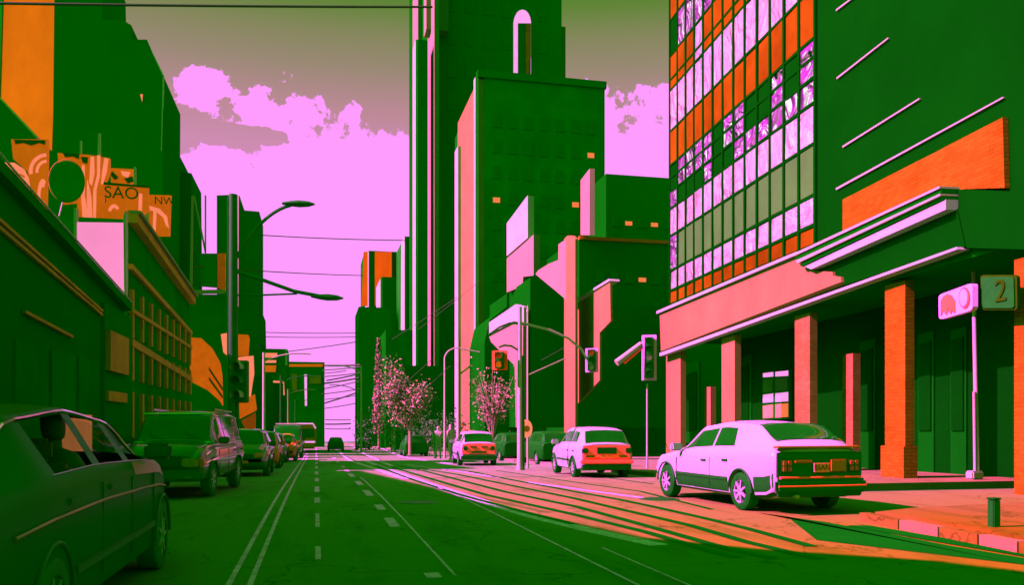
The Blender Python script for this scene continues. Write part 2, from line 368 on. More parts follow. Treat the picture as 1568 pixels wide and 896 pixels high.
# painted lines and sunlit streaks
for X, y0, y1 in ((-.74, 4.2, 75), (-.56, 4.2, 60)): structure(strip('lane_and_lit_line', straight(X, y0, y1), .05, M['linepale']))
structure(strip('lane_and_lit_line', [(1.25, y, zg(y)) for y in (7.8, 10, 13, 17, 22, 25)], .03, M['linepale']))
structure(strip('road_stripe', straight(2.72, 4, 26), .035, M['linepale']))
structure(strip('road_stripe', straight(3.15, 4, 9.2), .03, M['linepale']))
y = 7.2; k = 0
for vv in (715, 677, 682, 688, 694, 702, 713, 736, 766, 797, 845):
    pass
for (v0, v1) in ((858, 838), (808, 787), (771, 763), (754, 746), (738, 733), (727, 723), (718, 714.5), (711, 708), (705, 703), (700, 698.5), (696, 695), (692.5, 691.5), (689, 688)):
    a = gnd(485, v0); b_ = gnd(485, v1); structure(strip('dash_line', [(.02, a.y, a.z), (.02, b_.y, b_.z)], .10 if v0 < 800 else .06, M['linepale']))
for (v0, v1) in ((892, 884), (810, 796), (783, 775), (761, 752), (744, 738), (731, 726), (724, 721), (717, 714.5), (709, 706.5), (703, 701.5), (697, 696), (692, 691)):
    a = gnd(520, v0); b_ = gnd(520, v1); structure(strip('dash_line', [(1.05, a.y, a.z), (1.05, b_.y, b_.z)], .14, M['linepale']))
for (u0, v0, u1, v1) in ((511,686,537,706), (537,706,620,734), (524,673,560,697), (560,697,600,714), (568,680,615,700), (615,700,690,711)):
    structure(strip('lane_and_lit_line', dense([(u0,v0),(u1,v1)]), .22, M['line']))
structure(strip('lane_and_lit_line', dense([(560,706),(600,722),(660,743),(740,769),(820,793),(900,812),(1010,836)]), .26, M['line'], .005))  # pale strip paints the bright sunlit streak along the shadow edge
structure(strip('lane_and_lit_line', dense([(622,712),(700,722),(800,738),(900,752),(990,764)]), .10, M['line'], .004))
# dark bands in the crossing
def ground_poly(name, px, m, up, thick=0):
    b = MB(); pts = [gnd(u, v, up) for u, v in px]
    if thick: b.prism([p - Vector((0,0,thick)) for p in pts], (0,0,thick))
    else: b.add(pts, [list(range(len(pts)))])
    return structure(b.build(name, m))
ground_poly('road_band', [(1205,792),(1160,786),(1260,800),(1330,812),(1450,836),(1640,868),(1640,880),(1568,866),(1400,846),(1250,828)], M['darkasphalt'], .005)
ground_poly('road_band', [(1296,806),(1330,806),(1450,826),(1640,862),(1640,866),(1450,834),(1340,814)], M['darkasphalt'], .009)
# corner pavement with its kerb at the right
cp = [gnd(u, v) for u, v in ((1340,797),(1390,803),(1480,820),(1660,858),(1900,820),(1720,772),(1400,790))]
b = MB(); b.prism([p + Vector((0,0,-.1)) for p in cp], (0,0,.22)); structure(b.build('pavement', M['paving']))
for i in range(5):
    a = gnd(1330 + i*62, 799 + i*12.3); c = gnd(1330 + (i+1)*62 - 1, 799 + (i+1)*12.3)
    a.z = c.z = 0; d = (c - a).normalized(); s = Vector((-d.y, d.x, 0)) * .14
    b = MB(); b.prism([a, c - d*.02, c - d*.02 - s, a - s], (0,0,.13)); structure(b.build('kerb', M['pinkwall'] if i % 2 else M['paving']))

# ------------------------------------------------------------------ building helpers
def traced(name, px, pl, m, parent, depth=.3, off=0.0, bevel=0):
    """outline on a vertical plane pl (two plan points), with real thickness going away from the camera"""
    (ax, ay), (bx, by) = pl; n = Vector((by-ay, ax-bx, 0)).normalized()
    if n.dot(Vector((ax, ay, 0))) < 0: n = -n                                # n points away from the camera
    pts = [onP(u, v, pl) - n*off for u, v in px]
    b = MB(); b.prism(pts, n*depth); return b.build(name, m, parent, bevel=bevel)
def pY(Y): return ((-500, Y), (500, Y))
def pX(X): return ((X, -500), (X, 500))
def windows(root, o, du, dv_, nx, nz, sx, sz, w, h, n, m, lit=(), litm=None, skip=()):
    """copies of one window along a wall: o origin, du unit vector along wall, n outward normal"""
    o = Vector(o); du = Vector(du).normalized(); n = Vector(n).normalized(); up = Vector((0,0,1))
    def mk(mm, nm):
        b = MB(); hh = h if mm is m else h*.45; q = [-du*w/2, du*w/2, du*w/2 + up*hh, -du*w/2 + up*hh]; b.prism([p + n*.001 for p in q], n*.04)
        if mm is not m: return b.build(nm, mm, root, local=True)
        q2 = [-du*(w/2+.08) - up*.12, du*(w/2+.08) - up*.12, du*(w/2+.08), -du*(w/2+.08)]; 
        if mm is m: b.prism(q2, n*.055)
        return b.build(nm, mm, root, local=True)
    first = {}
    for i in range(nx):
        for j in range(nz):
            if (i, j) in skip: continue
            mm = litm if (i, j) in lit else m
            if mm not in first: ob = mk(mm, 'window'); first[mm] = ob
            else: ob = first[mm].copy(); C.objects.link(ob); ob.parent = root
            ob.location = o + du*(i*sx) + up*(j*sz) - wloc(root)
def boxpart(name, root, x0, x1, y0, y1, z0, z1, m):
    return MB().box(x0, x1, y0, y1, z0, z1).build(name, m, root)

# ---- tall tower in the middle distance (behind)
Y1 = onY(665, 650, 108).y
a = onY(665, 0, 108); bq = onY(860, 0, 108); g0 = zg(108) - 1
t = thing('tower_block', 'tallest dark green tower rising out of the frame, with an arched opening near its top', 'tower', (a.x, 108, g0))
far = onX(634, 0, a.x).y
wall = MB().box(a.x, bq.x, 108, 138, g0, 76).build('wall', M['dark'], t)
for u0, u1 in ((632, 640), (655, 665)):                                     # sunlit buttresses down its street side
    p0, p1 = onX(u0, 0, a.x - .6).y, onX(u1, 0, a.x - .6).y
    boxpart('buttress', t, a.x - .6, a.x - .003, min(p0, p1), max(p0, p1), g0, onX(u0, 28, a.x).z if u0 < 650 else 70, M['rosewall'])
boxpart('cornice', t, a.x - 1.2, a.x + 1.6, 106.5, 109, onY(670, 48, 107).z, 70, M['rosewall'])
ar = [(786,118),(786,34)] + [(799 - 12.5*math.cos(q), 34 - 18*math.sin(q)) for q in [math.pi*k/8 for k in range(1, 8)]] + [(812,34),(812,118)]
traced('arch', ar, pY(108), M['pinkglow'], t, .3, .35)  # glow added to the arch, as no sun reaches this face
traced('arch_recess', [(792,118),(792,38),(811,38),(811,118)], pY(108), M['dark2'], t, .2, .55)
traced('arch_shutter', [(803,118),(803,40),(811,40),(811,90),(807,118)], pY(108), M['signrust'], t, .1, .68)
windows(t, (a.x + 2.2, 108, 8), (1,0,0), 0, 6, 14, 2.4, 4.2, 1.1, 2.2, (0,-1,0), M['window'], lit=((1,8),(4,5)), litm=M['signrust'])
b = MB(); q0 = onY(861, 35, 116); q1 = onY(866, 35, 116)
boxpart('side_wing', t, bq.x + .01, q1.x, 116, 124, g0, onY(861, 40, 116).z, M['rosewall'])

# ---- square tower in front of it
YT = 60.0; a = onY(733, 118, YT); bq = onY(926, 135, YT); g0 = zg(YT) - 1
t = thing('office_block', 'broad dark green office block with one salmon sunlit flank facing the street', 'building', (a.x, YT, g0))
yb = onX(701, 650, a.x).y
boxpart('wall', t, a.x + .4, bq.x, YT, yb + 4, g0, a.z, M['dark3'])
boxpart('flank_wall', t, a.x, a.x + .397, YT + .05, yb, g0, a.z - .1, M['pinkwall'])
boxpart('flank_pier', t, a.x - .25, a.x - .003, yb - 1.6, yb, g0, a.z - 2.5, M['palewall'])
boxpart('parapet', t, a.x - .1, bq.x + .1, YT - .15, YT + .5, a.z + .003, a.z + .5, M['dark'])
boxpart('flank_pier', t, a.x - .25, a.x - .003, YT + .0, YT + .6, g0, a.z, M['palewall'])
windows(t, (a.x + 1.3, YT, 2.5), (1,0,0), 0, 7, 12, 1.18, 1.85, .5, .8, (0,-1,0), M['window'], lit=((5,8),(0,8),(6,10),(6,8)), litm=M['litwin'])

# ---- stepped dark building beyond the glass front
YB = 52.0; g0 = zg(YB) - 1
t = thing('office_building', 'low stepped dark building with scattered orange windows beside the glass front', 'building', (onY(905,650,YB).x, YB, g0))
p = onY(887, 362, YB); q = onY(1200, 362, YB)
boxpart('wall', t, p.x, q.x, YB, 60, g0, p.z, M['dark2'])
p2 = onY(928, 266, 56); q2 = onY(1200, 266, 56)
boxpart('upper_wall', t, p2.x, q2.x, 56, 64, p.z + .003, p2.z, M['dark'])
p3 = onY(890, 258, 54); q3 = onY(903, 258, 54)
b = MB(); b.prism([onY(903, 258, 54), onY(903, 360, 54), onY(889, 360, 54), onY(889, 276, 54)], (0, .5, 0))
o_ = traced('lit_wall', [(889,276),(903,258),(903,360),(889,360)], (zc2xy(889, 56), zc2xy(903, 51.5)), M['rosewall'], t, .3)
windows(t, (p.x + 1.4, YB, 3), (1,0,0), 0, 6, 5, .95, 1.9, .5, .6, (0,-1,0), M['window'], lit=((1,3),(3,4),(4,2),(2,3)), litm=M['litwin'])
windows(t, (p2.x + .7, 56, 13.4), (1,0,0), 0, 5, 2, .95, 1.8, .5, .6, (0,-1,0), M['window'], lit=((3,1),(1,1)), litm=M['litwin'])
boxpart('string_course', t, p.x - .05, q.x, YB - .12, YB - .003, p.z - .2, p.z, M['signrust'])

# ---- dark corner building, its sunlit patches cut as pale angled walls
YC = 42.0; g0 = zg(YC) - 1
t = thing('corner_building', 'dark corner building with salmon walls shaped as sunlit patches and tall rounded corner column', 'building', (onY(870,650,YC).x, YC, g0))
for px in ([(812,655),(812,425),(822,418),(868,462),(1030,470),(1030,655)],):
    traced('wall', px, pY(YC + 1.5), M['dark2'], t, 6)
col = (zc2xy(866, 41), zc2xy(886, 39.0))
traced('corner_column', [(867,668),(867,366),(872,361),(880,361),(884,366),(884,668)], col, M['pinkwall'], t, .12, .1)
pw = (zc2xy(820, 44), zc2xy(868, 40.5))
traced('lit_wing_wall', [(820,420),(824,414),(840,404),(855,398),(855,374),(867,366),(867,459)], pw, M['rosewall'], t, .4)
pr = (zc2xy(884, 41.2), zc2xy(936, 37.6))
traced('lit_patch_wall', [(884.5,464),(934,433),(935,492),(918,510),(918,583),(885,618)], pr, M['pinkwall'], t, .1)
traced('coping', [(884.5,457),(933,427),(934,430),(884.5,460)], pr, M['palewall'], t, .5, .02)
# ---- narrow building to its left, sunlit patches cut as gable strips
t = thing('narrow_building', 'narrow dark building with mauve sunlit patches cut as gables stacked above the street', 'building', (onY(790,650,47).x, 47, zg(47) - 1))
traced('wall', [(742,660),(742,525),(750,490),(776,470),(776,450),(812,426),(812,660)], pY(48.5), M['dark2'], t, 5)
pg = (zc2xy(776, 49), zc2xy(818, 46.2))
traced('upper_lit_patch', [(776,342),(808,299),(808,364),(776,392)], pg, M['palewall'], t, .4)
traced('middle_lit_patch', [(776,396),(808,368),(817,359),(817,422),(801,424),(800,438),(776,448)], pg, M['rosewall'], t, .4)
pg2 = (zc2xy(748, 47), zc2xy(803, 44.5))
traced('lower_lit_patch', [(749,494),(790,466),(802,470),(802,494),(786,492),(749,512)], pg2, M['palewall'], t, .3)
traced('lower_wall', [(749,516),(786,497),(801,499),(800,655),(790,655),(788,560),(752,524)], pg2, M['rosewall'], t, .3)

# ---- slim towers on the right of the vista
def slim(u0, u1, vt, Y, m, mside, label, side=5, depth=14, cut=None):
    p = onY(u0, vt, Y); q = onY(u1, vt, Y); g0 = zg(Y) - 1
    t = thing('tower_block', label, 'tower', (p.x, Y, g0))
    boxpart('wall', t, p.x + .003, q.x, Y, Y + depth, g0, p.z, m)
    boxpart('street_wall', t, p.x - .3, p.x, Y + .01, Y + depth, g0, p.z, mside)
    return t, p, q
slim(640, 655, 60, 104, M['dark'], M['palewall'], 'dark slim tower shoulder against the left edge of the tallest tower', depth=3)
slim(622, 634, 362, 140, M['dark2'], M['palewall'], 'narrow low dark tower left of the tallest tower, level with the upper wire')
t, p, q = slim(566, 614, 384, 210, M['dark2'], M['palewall'], 'distant tower with a plain orange upper wall facing the street')
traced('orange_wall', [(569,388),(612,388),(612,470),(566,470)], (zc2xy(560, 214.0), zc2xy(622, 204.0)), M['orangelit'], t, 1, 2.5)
slim(586, 616, 424, 170, M['dark'], M['palewall'], 'short dark tower with rounded shoulders in front of the orange wall')
slim(558, 566, 392, 240, M['dark'], M['dark'], 'thin farthest tower seen as a dark sliver beside the orange wall')
slim(552, 600, 470, 150, M['dark2'], M['dark2'], 'low dark block under the orange walled tower, left of the tall cypress')
slim(594, 640, 505, 118, M['dark3'], M['dark'], 'low dark block behind the bushy street tree')
slim(622, 720, 560, 92, M['dark2'], M['dark'], 'low dark shop row between the bushy tree and the bare tree')
# ---- left side: near shopfront building
PL = -6.2
def Lp(u, v): return onX(u, v, PL)
t = thing('shop_building', 'nearest dark shop building on the left with a sloping pink edged verandah roof', 'building', (PL, 20, 0))
e0, e1 = Lp(0, 262), Lp(190, 465)
zt0 = 6.7; sl_ = (e1.z - e0.z) / (e1.y - e0.y)
b = MB(); ya = -8
pts = [(PL, ya, .13), (PL, e1.y, .1), (PL, e1.y, e1.z - .1), (PL, e0.y, e0.z - .1), (PL, 13, 7.3), (PL, 10, 7.8), (PL, 8.8, 8.5), (PL, 7.7, 9.5), (PL, 5, 10.6), (PL, ya, 11.5)]  # unseen near end raised to shape the shadow edge on the road
b.prism(pts, (-7, 0, 0)); b.build('wall', M['dark2'], t)
b = MB(); b.prism([(PL + .25, 12, e0.z + .55), (PL + .25, e0.y, e0.z), (PL + .25, e1.y, e1.z), (PL + .25, e1.y, e1.z - .25), (PL + .25, e0.y, e0.z - .25), (PL + .25, 12, e0.z + .3)], (-.245, 0, 0))
b.build('fascia', M['dark'], t)
b = MB(); b.tube([Lp(0, 262) + Vector((.27, -6, .8)), Lp(0, 262) + Vector((.27, 0, .02)), Lp(190, 465) + Vector((.27, 0, .02))], .025); b.build('gutter', M['metal'], t)
for (u0, v0, u1, v1) in ((0,338,158,478), (0,350,158,484), (40,480,113,518)):
    p, q = onX(u0, v0, PL + .1), onX(u1, v1, PL + .1)
    b = MB(); b.prism([p, q, q + Vector((0,0,.07)), p + Vector((0,0,.07))], (-.08, 0, 0)); b.build('moulding', M['olive'], t)
# shop windows of the near building
for u0, u1 in ((20, 70), (76, 112), (118, 148)):
    p, q = onX(u0, 530, PL), onX(u1, 530, PL); z0, z1 = .8, 3.2
    b = MB(); b.prism([(PL + .002, p.y, z0), (PL + .002, q.y, z0), (PL + .002, q.y, z1), (PL + .002, p.y, z1)], (.05, 0, 0)); fr = b.build('shop_window', M['window'], t)
# second left building with bays
t = thing('bayed_building', 'old dark green bayed building on the left with olive piers and cornices', 'building', (PL, 36, zg(36)))
p0, p1 = Lp(196, 336), Lp(290, 462)
yA, yB = p0.y, p1.y
b = MB(); b.prism([(PL, yA, -.6), (PL, yB, -.9), (PL, yB, p1.z), (PL, yA, p0.z)], (-5.5, 0, 0)); b.build('wall', M['dark3'], t)
def band(v0a, v0b, h, out, m, nm):
    a_, b_ = onX(196, v0a, PL), onX(290, v0b, PL)
    q = MB(); q.prism([Vector((PL + out, a_.y, a_.z)), Vector((PL + out, b_.y, b_.z)), Vector((PL + out, b_.y, b_.z + h)), Vector((PL + out, a_.y, a_.z + h))], (-(out - .003), 0, 0)); return q.build(nm, m, t)
band(340, 466, .3, .3, M['olive'], 'cornice'); band(326, 455, .10, .42, M['rosewall'], 'coping')
band(412, 513, .18, .15, M['olive'], 'string_course'); band(478, 535, .14, .15, M['olive'], 'string_course'); band(530, 585, .25, .15, M['olive'], 'string_course')
for i in range(9):
    yy = yA + .3 + (yB - yA - .6) * i / 8
    for z0, z1 in ((4.35, 6.0), (2.9, 4.1), (.3, 2.5)):
        b = MB(); b.box(PL + .002, PL + .12, yy - .13, yy + .13, z0, z1); b.build('pier', M['olive'], t)
for i in range(8):
    yy = yA + .3 + (yB - yA - .6) * (i + .5) / 8
    for z0, z1 in ((4.4, 5.9), (2.95, 4.0), (.5, 2.4)):
        b = MB(); b.box(PL + .003, PL + .05, yy - .38, yy + .38, z0, z1); b.build('window', M['window'], t)
# party wall strip between the two
t2 = thing('shop_annexe', 'slim dark annexe with olive band between the shop building and the bayed building', 'building', (PL, 24, 0))
q0, q1 = onX(160, 465, PL + .1).y, onX(190, 465, PL + .1).y
boxpart('wall', t2, PL - 3, PL + .1, q0 + .02, q1 + 1.2, -.3, 5.0, M['dark'])
boxpart('band', t2, PL + .103, PL + .25, q0 + .1, q1, 3.0, 4.2, M['olive']); boxpart('band', t2, PL + .103, PL + .2, q0 + .1, q1, 2.1, 2.4, M['olive'])

# large pale wall on the roof, its sunlight put in as glow
t = thing('glow_panel', 'large blank pale pink wall panel with added glow standing on the roof of the nearest left building', 'glow_panel', (onY(155,650,30.5).x, 30.5, 4))
traced('panel', [(118,340),(190,341),(191,466),(178,445),(118,384)], pY(30), M['glowpink'], t, .3)
traced('frame', [(113,318),(117,318),(117,388),(113,380)], pY(30), M['metal'], t, .3, .02); traced('frame', [(189,330),(193,322),(193,466),(190.5,460)], pY(30), M['metal'], t, .35, .04)

# banners: each a thing of its own, with glow added in place of sunlight
def banner(px, Y, m, label, deco=(), posts=()):
    u = sum(p[0] for p in px)/len(px); v = max(p[1] for p in px); base = onY(u, v, Y)
    t = thing('banner', label, 'banner', base, group='glowing banners above the left roofs')
    traced('panel', px, pY(Y), m, t, .15)
    for i, (q, mm) in enumerate(deco): traced('stripe', q, pY(Y), mm, t, .03, .04)
    for q in posts: traced('post', q, pY(Y), M['metal'], t, .1, .08)
    return t
def arc(cu, cv, r0, r1, a0, a1, n=10, sq=1.0):
    o = [(cu + r1*math.cos(R(a0 + (a1-a0)*i/n)), cv - sq*r1*math.sin(R(a0 + (a1-a0)*i/n))) for i in range(n+1)]
    return o + [(cu + r0*math.cos(R(a0 + (a1-a0)*i/n)), cv - sq*r0*math.sin(R(a0 + (a1-a0)*i/n))) for i in range(n, -1, -1)]
banner([(17,213),(74,213),(71,330),(50,306),(42,262),(20,243)], 33, M['signorange'], 'orange banner with pink arcs, leftmost of the raised banners',
       [(arc(72, 262, 22, 27, 92, 190), M['signsalmon']), (arc(72, 262, 13, 17, 92, 190), M['signsalmon']), (arc(66, 298, 4, 8, 60, 300, sq=3), M['signsalmon']), ([(22,214),(70,215),(69,222),(60,219),(48,223),(36,219),(24,221)], M['ink'])])
banner([(0,248),(22,249),(36,258),(44,275),(45,306),(30,292),(0,264)], 34, M['signsalmon'], 'pale salmon curved banner at the very left edge, behind the roof edge',
       [(arc(27, 272, 8, 12, 0, 170, sq=.5), M['signorange']), ([(28,286),(38,287),(38,297),(32,293)], M['signorange'])])
banner([(88,234),(138,237),(168,242),(168,265),(160,285),(158,337),(118,337),(118,310),(95,312)], 35, M['signorange'], 'wide orange banner with tall pink wavy stripes behind the dark disc',
       [([(126,252),(130,254),(130,300),(137,337),(127,337),(124,290)], M['signsalmon']), ([(134,275),(140,300),(142,337),(135,337),(133,300)], M['signsalmon']),
        ([(139,240),(144,240),(145,265),(141,285),(137,280)], M['signsalmon']), ([(149,238),(154,238),(153,270),(148,290),(147,337),(143,337),(143,292),(149,268)], M['signsalmon']),
        ([(160,242),(166,243),(164,262),(158,282),(155,282),(157,262)], M['signsalmon']), ([(96,234),(122,236),(121,244),(112,240),(100,241)], M['ink']), ([(124,240),(135,241),(134,251),(127,249)], M['ink'])],
       [[(151,205),(154.5,205),(154.5,237),(150,237)], [(123,216),(125.5,216),(125.5,236),(123,236)]])
banner([(169,257),(205,259),(208,284),(170,280)], 37, M['signorange'], 'small crumpled orange banner between the striped banner and the lettered one',
       [([(172,262),(182,272),(176,276),(169,268)], M['ink']), ([(185,262),(200,264),(196,272),(188,269)], M['signsalmon']), ([(190,274),(203,270),(205,278),(196,281)], M['ink'])], [[(205,256),(208.5,256),(209,283),(205,283)]])
tb = banner([(160,281),(227,286),(228,322),(205,338),(158,338),(156,320),(163,308)], 34, M['signorange'], 'orange banner with dark lettering above the glowing pink wall',
       [([(159,279),(228,285),(228,288),(159,283)], M['ink']), (arc(175, 325, 5, 9, 30, 170, sq=1.3), M['signsalmon']), ([(213,296),(218,297),(217,340),(212,330)], M['signsalmon'])])
def text(s, size, loc, rot, m, parent, ext=.01, name='lettering'):
    c = bpy.data.curves.new(name, 'FONT'); c.body = s; c.size = size; c.extrude = ext; c.align_x = 'CENTER'; c.align_y = 'CENTER'
    o = bpy.data.objects.new('t', c); C.objects.link(o); bpy.context.view_layer.update()
    me = bpy.data.meshes.new_from_object(o.evaluated_get(bpy.context.evaluated_depsgraph_get())); bpy.data.objects.remove(o)
    me.materials.clear(); me.materials.append(m); q = bpy.data.objects.new(name, me); C.objects.link(q); q.parent = parent
    q.location = Vector(loc) - wloc(parent); q.rotation_euler = rot; return q
text('SAO', .62, onY(186, 296, 33.9), (R(90), 0, 0), M['ink'], tb)
tb2 = banner([(220,298),(262,299),(260,361),(232,361),(222,342)], 38, M['signorange'], 'orange banner with a pink wave, rightmost of the raised banners',
       [([(228,315),(245,320),(256,332),(259,350),(254,345),(250,333),(240,325),(230,322)], M['signsalmon']), ([(235,322),(240,325),(238,361),(234,361)], M['signsalmon'])],
       [[(224,296),(228,296),(228,350),(222,342)]])
text('NW', .45, onY(252, 308, 37.9), (R(90), 0, 0), M['ink'], tb2)
# dark round sign in front of the striped banner
cs = onY(103, 278, 32); t = thing('round_sign', 'dark green oval sign on a thin stalk in front of the striped banner', 'sign', onY(96, 350, 32))
b = MB(); b.lathe([(0, -.06), (.53, -.06), (.56, 0), (.53, .06), (0, .06)], (0,0,0), 'y', 32)
for p in b.v: p.z *= 1.3
b.v = [p + cs for p in b.v]; b.build('disc', M['dark3'], t, smooth=True)
b = MB()
ring = [cs + Vector((.57*math.cos(q), -.07, .74*math.sin(q))) for q in [2*math.pi*k/32 for k in range(33)]]; b.tube(ring, .012, 6); b.build('rim', M['olive'], t)
b = MB(); b.tube([onY(96, 310, 32), onY(91, 330, 32), onY(92, 352, 32)], .03); b.build('stalk', M['metal'], t)

# orange wall high on the left, turned a little to the sun
t = thing('orange_tower', 'plain orange rendered tower at the top left corner', 'tower', (zc2xy(40, 140)[0], zc2xy(40, 140)[1], -4))
pl_ = (zc2xy(-60, 150), zc2xy(90, 133))
traced('wall', [(-60,-60),(89,-60),(80,214),(76,330),(-60,330)], pl_, M['orangewall'], t, 8)
traced('edge_strip', [(-2,-60),(7,-60),(1,150),(-6,150)], pl_, M['dark'], t, .1, .12)
t = thing('gabled_building', 'dark building with a pale roof edge cutting across the foot of the orange tower', 'building', (onY(10,650,40).x, 40, -1))
traced('wall', [(-60,90),(0,152),(56,212),(118,262),(118,345),(-60,345)], pY(40), M['dark'], t, 5)
traced('roof_edge', [(-60,86),(0,148),(57,208),(56,212),(0,152),(-60,90)], pY(40), M['metal'], t, .4, .05)
# stepped tower on the left
YS = 74.0; g0 = zg(YS) - 1
t = thing('stepped_tower', 'tall stepped dark tower on the left behind the banners', 'tower', (onY(200,650,YS).x, YS, g0))
traced('wall', [(76,660),(84,-80),(155,-80),(157,29),(188,30),(201,38),(201,60),(225,60),(233,79),(250,115),(247,660)], pY(YS), M['dark'], t, 9)
traced('lower_step', [(247,660),(247.5,231),(272,232),(272,263),(293,265),(297,660)], pY(YS + 9.5), M['dark2'], t, 7)
traced('light_slot', [(215,145),(219,145),(218,156)], pY(YS), M['signsalmon'], t, .1, .15)
traced('edge_strip', [(232,79),(233,78),(251,115),(248,231),(246.5,231),(249,116)], pY(YS), M['palewall'], t, .3, .05)  # pale strip paints the thin highlight down the tower edge
# rooftop frame and blocks right of it
t = thing('rooftop_frame', 'pale open steel frame with an orange panel on the rooftops left of the tall pole', 'frame', onY(318, 452, 60))
for q in ([(293,300),(296,300),(294,452),(290,452)], [(290,445),(345,444),(345,450),(290,451)], [(314,300),(316,300),(316,390),(314,390)], [(296,300),(299,300),(316,385),(314,388)]):
    traced('bar', q, pY(60), M['rosewall'], t, .15, .0 if q[0][0] == 293 else .2)
traced('panel', [(333,388),(345,388),(345,445),(333,440)], pY(60.5), M['signrust'], t, .3); traced('panel', [(306,388),(332,388),(332,440),(308,438)], pY(60.7), M['dark'], t, .3)
t = thing('flat_block', 'dark flat roofed block under the open rooftop frame', 'building', (onY(320,650,61).x, 61, -1)); traced('wall', [(289,665),(289,451),(350,451),(350,665)], pY(62), M['dark2'], t, 8)
t = thing('flat_tower', 'dark tower behind the tall pole with a slanted top corner', 'tower', (onY(382,650,95).x, 95, -3))
traced('wall', [(332,660),(332,299),(362,298),(367,300),(374,322),(397,324),(397,470),(401,480),(402,525),(398,530),(400,660)], pY(95), M['dark'], t, 7)
traced('lit_sliver', [(363,300),(365.5,300),(365,470),(361,470)], pY(95), M['glowpink'], t, .2, .25)
# far left shops with signs
def sign(nm, label, px, Y, m, cat='sign', deco=(), th=.2, group=None):
    t = thing(nm, label, cat, onY(sum(p[0] for p in px)/len(px), max(p[1] for p in px), Y), group=group)
    traced('face', px, pY(Y), m, t, th)
    for q, mm, nm2 in deco: traced(nm2, q, pY(Y), mm, t, .05, .07)
    return t
sign('hanging_sign', 'large curved orange sign with dark slashes left of the tall pole', [(290,517),(308,518),(325,534),(337,556),(340,575),(341,622),(336,614),(318,598),(291,584)], 50, M['signorange'],
     deco=(([(320,562),(341,594),(341,599),(320,567)], M['ink'], 'slash'), ([(320,577),(341,606),(341,611),(320,582)], M['ink'], 'slash')))
sign('box_sign', 'rounded orange box sign right of the tall pole', [(358,512),(380,513),(382,518),(380,545),(356,545)], 48, M['signorange'])
sign('panel_sign', 'pale salmon panel behind the left traffic light', [(358,548),(388,545),(389,572),(386,590),(383,615),(357,613)], 49, M['signsalmon'])
sign('awning', 'orange shop awning below the left traffic light', [(366,616),(390,604),(393,628),(367,642)], 47, M['signorange'], 'awning')
sign('shop_board', 'olive shop panel under the orange awning', [(369,645),(391,632),(391,675),(384,672)], 48, M['signolive'])
sign('wall_panel', 'tall narrow salmon panel high behind the left pole', [(338,512),(348,510),(348,545),(342,540)], 52, M['signsalmon'])
# ---- far end of the street
def farblock(u0, u1, vt, Y, m, label, deco=()):
    p = onY(u0, vt, Y); q = onY(u1, vt, Y); t = thing('far_building', label, 'building', (p.x, Y, zg(Y) - 1))
    boxpart('wall', t, p.x, q.x, Y, Y + 8, zg(Y) - 1, p.z, m)
    for (px, mm, nm) in deco: traced(nm, px, pY(Y), mm, t, .2, .25)
    return t
farblock(396, 440, 534, 120, M['dark2'], 'dark far shop with two salmon bands, beyond the left signs',
   [([(401,541),(425,541),(424,548),(401,548)], M['signsalmon'], 'band'), ([(401,552),(423,552),(423,556),(400,556)], M['signsalmon'], 'band'), ([(400,560),(423,560),(422,570),(400,570)], M['signorange'], 'band'),
    ([(437,535),(440,535),(440,560),(437,560)], M['palewall'], 'band')])
farblock(436, 497, 554, 165, M['dark3'], 'far block with an orange fascia closing the left side of the street',
   [([(441,558),(494,558),(494,562),(441,562)], M['signorange'], 'fascia'), ([(466,574),(470,574),(470,622),(467,622)], M['pinkglow'], 'downpipe'), ([(446,572),(455,574),(455,600),(448,598)], M['olive'], 'shutter'),
    ([(474,575),(492,575),(492,588),(474,588)], M['olive'], 'shutter')])
farblock(407, 436, 584, 98, M['dark'], 'dark squat far shop with a pale outlined opening above the parked cars',
   [([(409,583),(435,584),(436,605),(434,606),(434,587),(409,586)], M['signsalmon'], 'outline')])
farblock(392, 412, 575, 85, M['dark2'], 'thin dark far shop beside the olive shop panel')
if False: farblock(486, 560, 655, 330, M['dark3'], 'lowest dark building at the very end of the street')

# hills? none; a thin haze bank of far roofs
# ------------------------------------------------------------------ right podium and glass front
PR = (zc2xy(1490, 18.4), zc2xy(1022, 38.0))
A_ = Vector((*PR[0], 0)); B_ = Vector((*PR[1], 0)); dR = (B_ - A_).normalized(); nR = Vector((-dR.y, dR.x, 0))
if nR.x > 0: nR = -nR                                                        # outward, towards the street
def fac(name, px, m, root, depth=.3, off=0.0): return traced(name, px, PR, m, root, depth, off)
t = thing('glass_office', 'glass curtain wall office with orange and mirrored panes above the salmon fascia', 'building', onP(1140, 650, PR))
zr = [5.25, 5.85, 6.73, 8.25, 9.45, 10.2, 11.35, 12.85, 14.65, 16.15, 17.7, 19.2, 20.8]; zr = [z + 1.4 for z in zr]
g1 = onP(1027, 650, PR); g2 = onP(1250, 650, PR); span = (g1 - g2).length; nb = 13
b = MB(); q = [Vector((p.x, p.y, 0)) for p in (g2, g1)]
b.prism([q[0] + Vector((0,0,zr[0])), q[1] + Vector((0,0,zr[0])), q[1] + Vector((0,0,24)), q[0] + Vector((0,0,24))], -nR*9); b.build('wall', M['dark2'], t)
rowm = ['orangeglass', 'pinkglass', 'greyglass', 'pinkglass', 'waveglass', 'waveglass', 'orangeglass', 'pinkglass', 'orangeglass', 'waveglass', 'orangeglass', 'waveglass']
dd = (g1 - g2).normalized()
